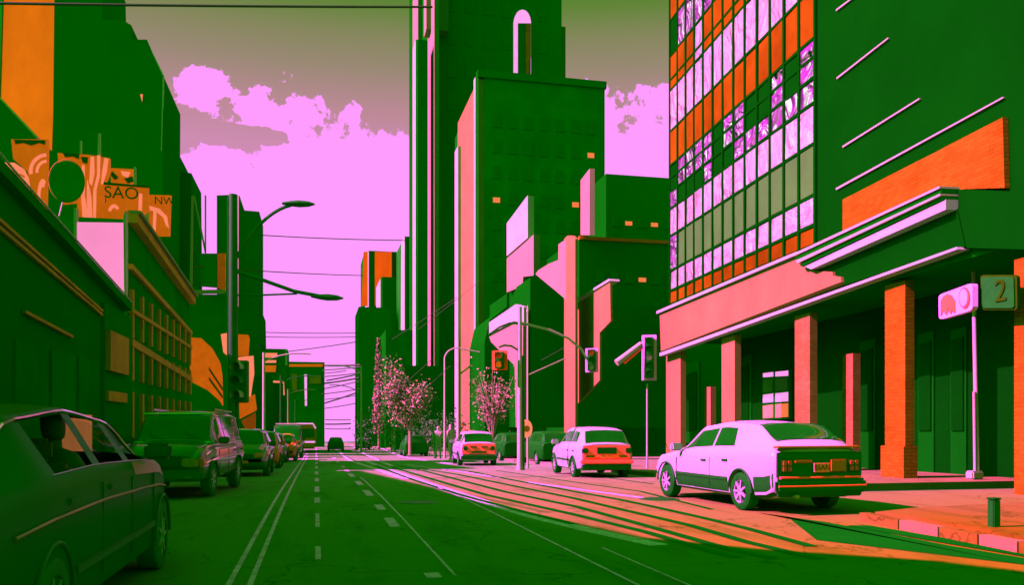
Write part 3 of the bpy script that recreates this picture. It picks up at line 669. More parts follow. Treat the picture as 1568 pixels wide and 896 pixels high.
for j, rm in enumerate(rowm):
    for i in range(nb):
        a0 = Vector((g2.x, g2.y, 0)) + dd*(span*i/nb + .09); a1 = Vector((g2.x, g2.y, 0)) + dd*(span*(i+1)/nb - .09)
        mm = M[rm]
        if rm == 'orangeglass' and j > 0 and i in (2, 9) and j == 8: mm = M['pinkglass']
        if rm == 'waveglass' and random.random() < .2: mm = M['facade'] 
        if rm == 'greyglass' and i in (12,): mm = M['waveglass']
        tilt = random.uniform(-.012, .012); tz = random.uniform(-.02, .02)
        b = MB(); u3 = Vector((0,0,1))
        f = [a0 + u3*(zr[j]+.07) + nR*(.03+tilt), a1 + u3*(zr[j]+.07) + nR*(.03-tilt), a1 + u3*(zr[j+1]-.07) + nR*(.03-tilt+tz), a0 + u3*(zr[j+1]-.07) + nR*(.03+tilt+tz)]
        b.prism(f, -nR*.025); b.build('pane', mm, t)
for i in range(nb + 1):
    a0 = Vector((g2.x, g2.y, 0)) + dd*(span*i/nb); b = MB()
    b.prism([a0 - dd*.06 + Vector((0,0,zr[0])), a0 + dd*.06 + Vector((0,0,zr[0])), a0 + dd*.06 + Vector((0,0,24)), a0 - dd*.06 + Vector((0,0,24))], nR*.07); b.build('mullion', M['facade'], t)
for z in zr[1:-1] + [10.8+1.4, 15.1+1.4]:
    a0 = Vector((g2.x, g2.y, z)); a1 = a0 + dd*span; b = MB()
    b.prism([a0 - Vector((0,0,.045)), a1 - Vector((0,0,.045)), a1 + Vector((0,0,.045)), a0 + Vector((0,0,.045))], nR*.055); b.build('transom', M['facade'], t)

t = thing('podium_building', 'dark corner building on the right with brick pillars, salmon fascia and brick panel', 'building', onP(1300, 650, PR))
A0 = onP(1700, 650, PR)
# upper wall, set back
up = lambda p, z: Vector((p.x, p.y, z))
g3 = onP(1250, 650, PR) - dd*.05
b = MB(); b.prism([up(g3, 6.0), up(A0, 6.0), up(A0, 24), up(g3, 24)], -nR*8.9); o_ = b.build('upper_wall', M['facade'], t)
for v in ([(1283,288),(1540,148),(1540,150),(1283,291)], [(1293,223.5),(1411,150),(1411,152),(1293,226)], [(1284,118.5),(1363,57),(1363,59),(1284,121)], [(1283,14),(1310,-6),(1310,-4),(1283,16.5)]):
    fac('joint', v, M['metal'], t, .05, .06)
fac('brick_panel', [(1297,306),(1544,180),(1547,288),(1480,290),(1297,361)], M['brick'], t, .12, .13)
# cornice courses stepping out
fac('cornice', [(1246,389),(1478,286.5),(1478,290),(1246,393)], M['metal'], t, .55, .62)
fac('cornice', [(1246,394),(1478,291),(1478,297),(1248,400)], M['dark'], t, .5, .57)
fac('cornice', [(1248,400),(1478,298),(1478,301),(1250,404)], M['metal'], t, .5, .60)
fac('cornice', [(1250,405),(1478,302),(1478,306),(1252,409)], M['dark'], t, .45, .52)
fac('cornice', [(1256,409),(1479,306.5),(1479,322),(1266,413)], M['palewall'], t, .4, .48)
# fascia, then its shaded continuation with the shade painted dark
fac('fascia', [(1020,481),(1240,390),(1254,408),(1262,415),(1290,417),(1291,423),(1303,425),(1304,432),(1022,538)], M['pinkwall'], t, .4, .30)
fac('coping', [(1019,477),(1240,386),(1241,390),(1019,481)], M['palewall'], t, .5, .42)
fac('shaded_fascia', [(1262,411),(1479,320),(1492,378),(1304,437),(1304,430)], M['facade'], t, .35, .22)
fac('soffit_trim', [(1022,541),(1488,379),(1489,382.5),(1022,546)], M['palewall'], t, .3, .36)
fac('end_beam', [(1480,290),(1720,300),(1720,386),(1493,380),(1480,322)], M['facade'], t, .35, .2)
# ceiling slab and recessed wall behind the pillars
zt = onP(1300, 445, PR).z
e0 = onP(1022, 650, PR); 
b = MB(); b.prism([up(e0, 5.0), up(A0, 5.0), up(A0, 5.9), up(e0, 5.9)], -nR*8.8); b.build('ceiling_slab', M['dark'], t)
bk = -nR*2.6
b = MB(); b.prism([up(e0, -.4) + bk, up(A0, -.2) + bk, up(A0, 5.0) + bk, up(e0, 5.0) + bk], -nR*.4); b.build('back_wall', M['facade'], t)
for u_ in (1060, 1140, 1330, 1420, 1470):
    dr_ = traced('door', [(u_ - 12, 742 - (1490-u_)*.15), (u_ - 12, 560 - (u_-1060)*.13), (u_ + 12, 553 - (u_-1060)*.13), (u_ + 12, 742 - (1490-u_)*.14)], ((PR[0][0] - nR.x*2.6, PR[0][1] - nR.y*2.6), (PR[1][0] - nR.x*2.6, PR[1][1] - nR.y*2.6)), M['dark2'], t, .1, .05)
    traced('pane', [(u_ - 9, 660), (u_ - 9, 575 - (u_-1060)*.13), (u_ + 9, 569 - (u_-1060)*.13), (u_ + 9, 660)], ((PR[0][0] - nR.x*2.6, PR[0][1] - nR.y*2.6), (PR[1][0] - nR.x*2.6, PR[1][1] - nR.y*2.6)), M['facade'], dr_, .03, .09)
# window on the recessed wall
PB = ((PR[0][0] - nR.x*2.6, PR[0][1] - nR.y*2.6), (PR[1][0] - nR.x*2.6, PR[1][1] - nR.y*2.6))
win = traced('window', [(1172,577),(1214,566),(1214,642),(1172,643)], PB, M['dark'], t, .1, .12)
for i, (v0, v1, mm) in enumerate(((570,577,'pinkglow'), (580,600,'greyglass'), (603,616,'pinkglow'), (620,640,'litwin'))):
    for (u0, u1) in ((1174,1189), (1193,1212)):
        du = -2.2 if u0 > 1190 else 0
        traced('pane', [(u0, v0+2+du), (u1, v0+du), (u1, v1+du*.5), (u0, v1+1+du*.5)], PB, M[mm], win, .03, .16)
def pillar(u0, u1, vt0, vt1, base=None, m='brickpink', plinth=None, off=0):
    pl = tuple((a_[0] + nR.x*off, a_[1] + nR.y*off) for a_ in PR); p, q = onP(u0, 650, pl), onP(u1, 650, pl); zb = -.4
    zt = onP((u0+u1)/2, (vt0+vt1)/2, pl).z + (.1 if off == 0 else 0)
    if base: zb = base
    b = MB(); b.prism([up(q, zb), up(p, zb), up(p, zt), up(q, zt)], -nR*.24)
    o = b.build('pillar', M[m], t)
    if plinth:
        b = MB(); d_ = dd*.06; b.prism([up(q, zb) - d_ + nR*.08, up(p, zb) + d_ + nR*.08, up(p, plinth) + d_ + nR*.08, up(q, plinth) - d_ + nR*.08], -nR*.36); c = b.build('plinth', M[m], o)
        c.location = c.location
    return o
pillar(1020, 1042, 545, 540, m='pinkwall'); pillar(1105, 1125, 525, 515, m='pinkwall'); pillar(1217, 1240, 492, 482)
pillar(1355, 1386, 446, 434, m='brick', plinth=.86); pillar(1290, 1306, 540, 545, off=-1.2); pillar(1078, 1088, 592, 594, m='pinkwall', off=-1.2)
pillar(1553, 1600, 400, 400, m='brick', off=.0)
# right-hand dark return
b = MB(); b.prism([up(A0, -.2), up(A0, 5), up(A0, 5) + -nR*3, up(A0, -.2) + -nR*3], -dd*3); b.build('return_wall', M['dark2'], t)

# ------------------------------------------------------------------ trees
def leaves(pts, size, m, name, root):
    b = MB()
    for p in pts:
        a = Vector((random.gauss(0,1), random.gauss(0,1), random.gauss(0,1))).normalized(); c = a.cross(Vector((random.gauss(0,1), random.gauss(0,1), random.gauss(0,1)))).normalized()
        s = size * random.uniform(.6, 1.4); p = Vector(p)
        b.add([p - a*s, p + c*s*.45, p + a*s, p - c*s*.45], [(0,1,2,3)])
    return b.build(name, m, root)
def tree(label, u, Y, vtop, w, n, size, shape='round', vb=675, dens=1.0):
    base = onY(u, 650, Y); base.z = zg(Y) + .1; top = onY(u, vtop, Y).z; H = top - base.z; r = w/2
    t = thing('street_tree', label, 'tree', base)
    b = MB(); lean = Vector((random.uniform(-.1,.1), 0, 0))
    b.tube([base, base + Vector((0,0,H*.3)), base + lean + Vector((0,0,H*.6))], [.12, .09, .05])
    tips = []
    for i in range(16 if shape != 'vase' else 42):
        a = random.uniform(0, 6.28); z0 = H*random.uniform(.2, .5); rr = r*random.uniform(.5, 1); z1 = H*random.uniform(.55, .98) if shape != 'column' else z0 + H*.3
        if shape == 'vase': rr *= (z1/H)
        e = base + Vector((rr*math.cos(a)*.9, rr*math.sin(a)*.9, z1)); s = base + Vector((0,0,z0)); mpt = s.lerp(e, .5) + Vector((0,0,H*.05))
        b.tube([s, mpt, e], [.04, .025, .01], 5); tips += [s.lerp(e, k) for k in (.5, .7, .85, 1)]
    b.build('trunk', M['bark'], t)
    pts = []
    for i in range(n):
        if shape == 'column':
            z = random.random(); rr = r * (1 - abs(z - .25)**1.3 * 1.1) * math.sqrt(random.random()); a = random.uniform(0, 6.28); pts.append(base + Vector((rr*math.cos(a), rr*math.sin(a), H*(.15 + .85*z))))
        else:
            c = random.choice(tips); s = r*.17; pts.append(c + Vector((random.gauss(0,s), random.gauss(0,s), random.gauss(0, s*1.2))))
    leaves(pts[:int(n*.7)], size, M['leaf'], 'crown', t); leaves(pts[int(n*.7):], size*1.1, M['leafdark'], 'inner_leaves', t)
    return t
tree('bushy pink leaved street tree left of centre, the fullest crown', 628, 56, 556, 3.4, 6000, .085)
tree('sparse upright tree with feathery branches by the crossing pole', 754, 40, 565, 2.9, 1500, .06, 'vase')
tree('tall narrow cypress between the dark towers', 580, 93, 518, 1.5, 1700, .14, 'column')
# dark evergreen mass by the kerb
for i, (u, Y, vt, w) in enumerate(((600, 75, 622, 3.0), (655, 66, 630, 3.6), (690, 60, 632, 3.0), (560, 95, 630, 2.5))):
    base = onY(u, 650, Y); base.z = zg(Y) + .05; H = onY(u, vt, Y).z - base.z
    t = thing('shrub', ['round dark shrub below the bushy tree', 'wide dark shrub behind the small parked car', 'dark shrub next to the waiting pedestrians', 'farthest small dark shrub at the kerb'][i], 'shrub', base)
    b = MB(); b.tube([base, base + Vector((0,0,H*.5))], .06); b.build('stem', M['bark'], t)
    leaves([base + Vector((random.gauss(0, w*.25), random.gauss(0, w*.25), H*abs(random.gauss(.5, .22)))) for _ in range(700)], .12, M['leafdark'], 'foliage', t)

# ------------------------------------------------------------------ poles, lamps, signals
def lamp_head(p, d, root, m=None, s=1.0):
    p = Vector(p); d = Vector(d).normalized(); b = MB(); up_ = Vector((0,0,1))
    b.tube([p - d*.45*s, p - d*.2*s, p, p + d*.25*s, p + d*.42*s], [.05*s, .12*s, .15*s, .12*s, .03*s], 10)
    for q in b.v: q.z = p.z + (q.z - p.z)*.6
    return b.build('lamp_head', m or M['darkmetal'], root, smooth=True)
def bez(p0, p1, p2, n=10):
    p0, p1, p2 = map(Vector, (p0, p1, p2)); return [p0*(1-t)**2 + p1*2*t*(1-t) + p2*t*t for t in [i/n for i in range(n+1)]]
YP = 24.0
def pole(name, label, u, vt, Y, r, m, cat='pole', vb=None):
    base = onY(u, 650, Y); base.z = zg(Y); t = thing(name, label, cat, base)
    z1 = onY(u, vt, Y).z; b = MB(); b.tube([base, base + Vector((0,0,.3)), Vector((base.x, base.y, z1))], [r*1.5, r*1.15, r*.9], 14); b.build('post', m, t, smooth=True)
    return t, Vector((base.x, base.y, z1))
t, top = pole('street_lamp', 'thick dark lamp post on the left with two long arms over the road', 357, 298, YP, .125, M['darkmetal'], 'street lamp')
b = MB(); b.tube(bez(onY(362, 395, YP), onY(400, 325, YP), onY(446, 314, YP)), .045); b.build('arm', M['darkmetal'], t, smooth=True); lamp_head(onY(458, 312, YP), (1,0,.05), t)
b = MB(); b.tube([onY(360, 415, YP), onY(397, 427, YP), onY(450, 446, YP), onY(492, 454, YP)], .05); b.build('arm', M['darkmetal'], t, smooth=True); lamp_head(onY(502, 455.5, YP), (1,0,-.05), t)
b = MB(); b.tube([onY(360, 452, YP), onY(400, 452, YP), onY(455, 450, YP)], .025); b.build('brace', M['darkmetal'], t)
b = MB(); b.box(top.x - .155, top.x - .135, YP - .05, YP + .05, 0.3, top.z - .1); b.build('edge_band', M['metal'], t)  # pale band paints the light edge of the post
# main mast
YM = 29.0
t, top = pole('signal_mast', 'tall pale mast at the crossing with a long curved arm each side', 796, 470, YM, .085, M['metal'], 'mast')
b = MB(); b.box(top.x + .09, top.x + .16, YM - .06, YM + .06, zg(YM), onY(800, 545, YM).z); b.build('edge_band', M['darkmetal'], t)  # dark band along the right side of the mast
b = MB(); b.tube([onY(796, 494, YM), onY(840, 505, YM), onY(870, 518, YM), onY(890, 535, YM), onY(900, 552, YM)], .045); b.build('arm', M['metal'], t, smooth=True)
b = MB(); b.tube([onY(796, 494, YM), onY(780, 495, YM), onY(765, 501, YM), onY(748, 513, YM)], .035); b.build('arm', M['darkmetal'], t, smooth=True)
b = MB(); b.tube([onY(796, 538, YM), onY(783, 530, YM), onY(772, 529, YM), onY(764, 532, YM)], .035); b.build('arm', M['darkmetal'], t, smooth=True)
t, top = pole('slim_pole', 'slim pale pole just right of the tall pale mast', 808, 478, 31, .035, M['metal'])
b = MB(); b.tube([top, top + Vector((.0, 0, .25))], [.05, .01]); b.build('finial', M['metal'], t)
def signal(label, u, v, Y, n=3, board=True, m_board='signwhite', sc=1.0, lens=('ink',)):
    c = onY(u, v, Y); t = thing('traffic_light', label, 'traffic light', c, R(-24), group='traffic lights'); w = .2*sc; h = .3*n*sc/2
    if board: MB().box(c.x - w*1.35, c.x + w*1.35, c.y + .03, c.y + .06, c.z - h*1.12, c.z + h*1.12).build('backboard', M[m_board], t, bevel=.012)
    MB().box(c.x - w*.85, c.x + w*.85, c.y - .14, c.y + .027, c.z - h, c.z + h).build('housing', M['darkmetal'], t, bevel=.02)
    for i in range(n):
        z = c.z + h - .3*sc*(i + .5); mm = M[lens[i % len(lens)]]
        b = MB(); b.lathe([(0, -.165), (.095*sc, -.155), (.11*sc, -.142)], (c.x, c.y, z), 'y', 18); b.build('lens', mm, t, smooth=True)
        b = MB(); vs = []
        for k in range(15):
            q = R(-20 + 220*k/14)
            for yy, rr in ((-.142, .125), (-.30, .12)): vs.append((c.x + rr*sc*math.cos(q), c.y + yy*(sc if yy < -.2 else 1), z + rr*sc*math.sin(q)))
        b.add(vs, [(2*k, 2*k+1, 2*k+3, 2*k+2) for k in range(14)])
        o = b.build('visor', M['metal'] if i % 2 == 0 else M['darkmetal'], t); 
    return t
signal('five lamp traffic light on the pale post left of the pillared building', 994, 548, 26, 5, sc=.88, lens=('dark3','darkmetal','signwhite'))
b = None
t, top = pole('signal_post', 'thin pale post carrying the five lamp traffic light', 991, 588, 26, .028, M['metal'])
t = thing('tube_lamp', 'pale tilted tube lamp reaching left of the five lamp light', 'lamp', onY(962, 540, 26)); b = MB(); b.tube([onY(982, 527, 26), onY(944, 556, 26)], [.09, .11], 12); b.build('tube', M['metal'], t, smooth=True)
b = MB(); b.tube([onY(984, 532, 26.05), onY(956, 556, 26.05)], .04, 8); b.build('bracket', M['signrust'], t)
signal('traffic light hanging from the end of the long curved arm', 906, 552, YM, 3, sc=.85, lens=('signrust','darkmetal','metal'))
signal('orange rimmed traffic light left of the tall mast, before the feathery tree', 765, 552, YM, 2, sc=1.0, m_board='signrust', lens=('signrust','signorange'))
signal('dark traffic light beside the tall lamp post on the left', 370, 585, 22, 3, board=False, sc=1.15, lens=('darkmetal','dark3'))
t, top = pole('signal_post', 'dark post under the left traffic light', 363, 610, 22.1, .05, M['darkmetal'])
t, top = pole('street_lamp', 'thin pale lamp post with curved neck in the middle distance', 681, 548, 50, .06, M['metal'], 'street lamp')
b = MB(); b.tube(bez(onY(681, 548, 50), onY(684, 535, 50), onY(700, 533, 50)) + [onY(735, 540, 50)], .045); b.build('arm', M['metal'], t, smooth=True)
t, top = pole('tram_pole', 'pale tram wire pole in front of the tall tower', 702, 520, 53, .11, M['metal'])
b = MB(); b.tube([onY(702, 575, 53), onY(740, 545, 53), onY(753, 533, 53)], .06); b.build('bracket', M['metal'], t)
# round sign, small things at crossing
t = thing('round_sign', 'orange round sign low on the slim pole at the crossing', 'sign', onY(806, 670, 30.5)); c = onY(806, 657, 30.5)
b = MB(); b.lathe([(0, -.05), (.2, -.05), (.23, 0), (.2, .05), (0, .05)], c, 'y', 20)
for q in b.v: q.z = c.z + (q.z - c.z)*1.45
b.build('disc', M['signsalmon'], t, smooth=True)
b = MB(); b.lathe([(0, -.07), (.12, -.07), (.12, -.05)], c, 'y', 16); b.build('emblem', M['signolive'], t)
# near right pole with signs
t = thing('sign_pole', 'white street pole in front of the right building with a doubled lower tube', 'pole', onP(1497, 740, PR) + nR*.8)
pb = onY(1497, 742, 17.2); pt = onY(1490, 383, 17.2)
b = MB(); b.tube([pb, pt], [.055, .045], 12); b.build('post', M['metal'], t, smooth=True)
b = MB(); b.tube([pb + Vector((-.09,-.02,0)), onY(1491.5, 600, 17.2) + Vector((-.02,-.02,0))], .03, 8); b.build('lower_tube', M['metal'], t, smooth=True)
b = MB(); b.box(pb.x - .22, pb.x + .1, 17.1, 17.35, .1, .3); b.build('foot', M['metal'], t, bevel=.03)
# white sign with two emblems facing the street
PS = (zc2xy(1437, 18.6), zc2xy(1490, 17.4))
t = thing('box_sign', 'white rounded sign with two round orange emblems fixed left of the white pole', 'sign', onP(1463, 490, PS))
def rrect(p00, p10, p11, p01, f=.13):
    pts = []; cs_ = [p00, p10, p11, p01]
    for i in range(4):
        p = Vector((*cs_[i], 0)); a = Vector((*cs_[i-1], 0)); c = Vector((*cs_[(i+1)%4], 0))
        s0 = p + (a-p)*f; s1 = p + (c-p)*f
        for k in range(5):
            k /= 4; q = s0*(1-k)**2 + p*2*k*(1-k) + s1*k*k; pts.append((q.x, q.y))
    return pts
traced('panel', rrect((1437,452), (1489,433), (1489,475), (1438,490)), PS, M['signwhite'], t, .12)
traced('emblem', [(1442,484),(1442,462),(1446,454),(1452,450),(1458,452),(1463,460),(1464,478),(1461,479),(1460,470),(1458,480),(1455,479),(1454,468),(1451,482),(1448,480),(1446,474)], PS, M['signorange'], t, .02, .03)
rg = [(1478 + 8*math.cos(q), 456 - 16*math.sin(q)) for q in [2*math.pi*k/24 for k in range(24)]]; rg2 = [(1478 + 6*math.cos(q), 456 - 13*math.sin(q)) for q in [2*math.pi*k/24 for k in range(24)]]
traced('emblem', rg, PS, M['signrust'], t, .02, .03); traced('emblem', rg2, PS, M['signwhite'], t, .02, .045)
PQ = (zc2xy(1503, 17.5), zc2xy(1560, 16.6))
t = thing('square_sign', 'dark olive square sign with a rounded border right of the white pole', 'sign', onP(1530, 476, PQ))
traced('border', rrect((1501,421), (1557,421), (1558,475), (1503,475), .1), PQ, M['dullolive'], t, .08)
traced('panel', rrect((1504,424), (1554,424), (1555,472), (1506,472), .1), PQ, M['darkmetal'], t, .03, .035)
q = text('2', .62, onP(1530, 448, PQ) + Vector((-.05,-.09,0)), (R(90), 0, math.atan2(PQ[1][1]-PQ[0][1], PQ[1][0]-PQ[0][0])), M['dullolive'], t, .01)
# low rail and post at the corner
t = thing('bollard', 'square dark bollard on the orange corner pavement at the right', 'bollard', gnd(1522, 822)); c = gnd(1522, 822)
b = MB(); b.box(c.x - .055, c.x + .055, c.y - .055, c.y + .055, c.z, c.z + .46); b.build('shaft', M['darkmetal'], t, bevel=.012)
b = MB(); b.box(c.x - .065, c.x + .065, c.y - .065, c.y + .065, c.z + .4605, c.z + .485); b.build('cap', M['darkmetal'], t, bevel=.01)

for lab, (u_, v_) in (('round iron cover in the sunlit crossing', (1010, 765)), ('round iron cover beyond the dashed line', (640, 770))):
    c = gnd(u_, v_, .008); b = MB(); b.lathe([(0, 0), (.30, 0), (.31, -.008)], c, 'z', 24); b.lathe([(.33, -.004), (.37, 0), (.38, -.008)], c, 'z', 24); tag(b.build('manhole_cover', M['plastic'], None), lab, 'manhole cover')
for i, (u_, vt, Y_, sd_) in enumerate(((430, 575, 72, 1), (441, 596, 95, 1), (452, 612, 120, 1), (404, 540, 58, 1), (545, 590, 100, -1), (553, 560, 80, -1))):
    t, top = pole('tram_pole', ['thin dark tram pole over the far queue', 'next thin tram pole towards the street end', 'farthest thin tram pole on the left', 'dark tram pole beside the salmon banded shop', 'far right tram pole at the street end', 'tram pole left of the cypress'][i], u_, vt, Y_, .09, M['darkmetal'] if i % 2 == 0 else M['metal'])
    b = MB(); b.tube(bez(top - Vector((0,0,.6)), top + Vector((sd_*1.2, 0, .1)), top + Vector((sd_*3.0, 0, -.05))), .05, 6); b.build('arm', M['darkmetal'] if i % 2 == 0 else M['metal'], t)
# overhead wires
def wire(label, p, q, r=.02, sag=.15):
    p, q = Vector(p), Vector(q); pts = [p.lerp(q, i/12) - Vector((0,0, sag*4*(i/12)*(1-i/12))) for i in range(13)]
    o = MB().tube(pts, r, 6).build('overhead_wire', M['wire'], None); tag(o, label, 'wire', 'overhead wires'); return o
wire('topmost thick wire crossing the sky to the tall tower', onY(-30, 4, 20), onY(662, 10, 22), .03, .02)
wire('upper thin wire from the left tower to the slim tower', onY(398, 360, 90), onY(620, 368, 95), .05, .1)
wire('second thin wire level with the lamp arm', onY(300, 408, 60), onY(556, 422, 90), .04, .1)
wire('first of two close level wires', onY(400, 509, 70), onY(556, 510, 75), .03, .05); wire('second of two close level wires', onY(402, 516, 70), onY(556, 516, 75), .03, .05)
wire('rising wire from the far left bracket', onY(436, 539, 80), onY(556, 522, 75), .035, .05)
for i, (a_, b_) in enumerate((((497,560),(552,559)),((495,567),(552,562)),((496,577),(552,571)),((492,588),(550,579)),((494,596),(550,584)),((492,604),(550,596)),((496,618),(548,601)),((495,626),(545,618)),((498,643),(537,643)),((498,650),(537,649)),((498,657),(537,657)),
                               ((495,572),(530,568)),((500,583),(545,574)),((498,612),(545,606)))):
    wire('far tram wire over the street end, %s from the top' % ['first','second','third','fourth','fifth','sixth','seventh','eighth','ninth','tenth','eleventh','topmost short one','second short one','third short one'][i], onY(*a_, 110 + i*4), onY(*b_, 104 + i*5), .07 if i % 3 else .12, .05)
for i, (a_, b_) in enumerate((((600,640),(690,560)),((604,600),(662,550)),((600,520),(700,455)),((640,505),(735,430)),((812,560),(866,531)))):
    wire(['guy wire behind the bushy tree','shorter guy wire above the bushy tree','oblique wire before the tall tower','upper oblique wire beside the salmon flank','oblique wire between the slim pole and the corner column'][i], onY(*a_, 45), onY(*b_, 40), .012, .03)
t_ = thing('bracket_arm', 'pale inclined bracket between the slim pole and the corner column', 'bracket', onY(840, 590, 34)); b = MB(); b.tube([onY(808, 575, 33), onY(866, 549, 36)], .03); b.build('bar', M['metal'], t_)

# ------------------------------------------------------------------ vehicles
def interp(keys, y):
    if y <= keys[0][0]: return keys[0][1:]
    for a, b in zip(keys, keys[1:]):
        if y <= b[0]:
            t = (y - a[0]) / (b[0] - a[0]); t = t*t*(3-2*t)*.5 + t*.5
            return tuple(p + (q-p)*t for p, q in zip(a[1:], b[1:]))
    return keys[-1][1:]
_wheel = {}
def wheel(root, x, y, r, side, m_rim='rim'):
    w = bpy.data.objects.new('wheel', None); C.objects.link(w); w.parent = root; w.location = (x, y, r); w.empty_display_size = .1
    k = (round(r, 3), side, m_rim)
    if k not in _wheel:
        s = side; wd = .19
        b = MB(); b.lathe([(r*.62, .0), (r*.9, .0), (r*.985, -s*.02), (r, -s*.05), (r, -s*(wd-.05)), (r*.98, -s*wd), (r*.6, -s*wd)], (0,0,0), 'x', 32); ty = b.build('tyre', M['rubber'], None, smooth=True); me1 = ty.data; bpy.data.objects.remove(ty)
        b = MB(); b.lathe([(r*.63, -s*.01), (r*.57, -s*.015), (r*.54, -s*.06)], (0,0,0), 'x', 28); b.lathe([(0, -s*.005), (r*.14, -s*.01), (r*.15, -s*.05)], (0,0,0), 'x', 14)
        for i in range(7):
            a = 2*math.pi*i/7; d = Vector((0, math.cos(a), math.sin(a))); e = Vector((0, -math.sin(a), math.cos(a)))
            b.prism([d*r*.1 + e*r*.07, d*r*.6 + e*r*.045, d*r*.6 - e*r*.045, d*r*.1 - e*r*.07], (-s*.03, 0, 0))
        rm = b.build('rim', M[m_rim], None, smooth=True); me2 = rm.data; bpy.data.objects.remove(rm)
        b = MB(); b.lathe([(0, -s*.08), (r*.6, -s*.08), (r*.61, -s*.02)], (0,0,0), 'x', 24); dk = b.build('hub_back', M['plastic'], None); me3 = dk.data; bpy.data.objects.remove(dk)
        _wheel[k] = (me1, me2, me3)
    for nm, me in zip(('tyre', 'rim', 'brake_disc'), _wheel[k]):
        o = bpy.data.objects.new(nm, me); C.objects.link(o); o.parent = w
def section(K, y):
    w, zb, belt, roof, wr = interp(K, y)
    return [(0, zb), (w*.8, zb), (w*.95, zb + .06), (w*.985, zb + .2), (w, (zb+belt)*.5 + .02), (w*.99, belt - .12), (w*.95, belt - .015), (w*.93, belt), (wr, roof - .055), (wr*.93, roof - .012), (wr*.6, roof + .012), (0, roof + .022)]
def carpt(K, y, s, side=1, off=0):
    sec = section(K, y); i = min(int(s), len(sec)-2); f = s - i
    x = sec[i][0] + (sec[i+1][0]-sec[i][0])*f; z = sec[i][1] + (sec[i+1][1]-sec[i][1])*f
    nx, nz = (sec[i+1][1]-sec[i][1]), -(sec[i+1][0]-sec[i][0]); l = math.hypot(nx, nz) or 1
    return Vector(((x + nx/l*off)*side, y, z + nz/l*off))
def panel(K, name, m, root, y0, y1, s0, s1, sides=(1,), off=.008, n=8, skew=(0,0), ns=4):
    """a thin panel lying on the body between stations y0..y1 and section parameters s0..s1; skew shifts the ends at s1"""
    out = []
    for sd_ in sides:
        vs = []
        for i in range(n+1):
            for j in range(ns+1):
                f = j/ns; ya, yb = y0 + skew[0]*f, y1 + skew[1]*f; vs.append(carpt(K, ya + (yb-ya)*i/n, s0 + (s1-s0)*f, sd_, off))
        fs = [(i*(ns+1)+j, (i+1)*(ns+1)+j, (i+1)*(ns+1)+j+1, i*(ns+1)+j+1) for i in range(n) for j in range(ns)]
        b = MB(); b.add(vs, fs); out.append(b.build(name, m, root, smooth=True, local=True))
    return out
def cross_panel(K, name, m, root, y0, y1, off=.01, wtop=.93, n=8):
    """glass across the car between stations y0 and y1 (windscreen, rear screen)"""
    vs = []; ss = [8.9, 9.5, 10, 10.6, 11]
    for i in range(n+1):
        y = y0 + (y1-y0)*i/n
        row = [carpt(K, y, s, -1, 0) for s in ss] + [carpt(K, y, s, 1, 0) for s in ss[-2::-1]]
        vs += row
    w = 2*len(ss)-1; b = MB(); b.add(vs, [(i*w+j, (i+1)*w+j, (i+1)*w+j+1, i*w+j+1) for i in range(n) for j in range(w-1)])
    d = 1 if y1 > y0 else -1; nrm = Vector((0, .4*(1 if (y0+y1) > 0 else -1), .9)).normalized()
    b.v = [p + nrm*off for p in b.v]
    return b.build(name, m, root, smooth=True, local=True)
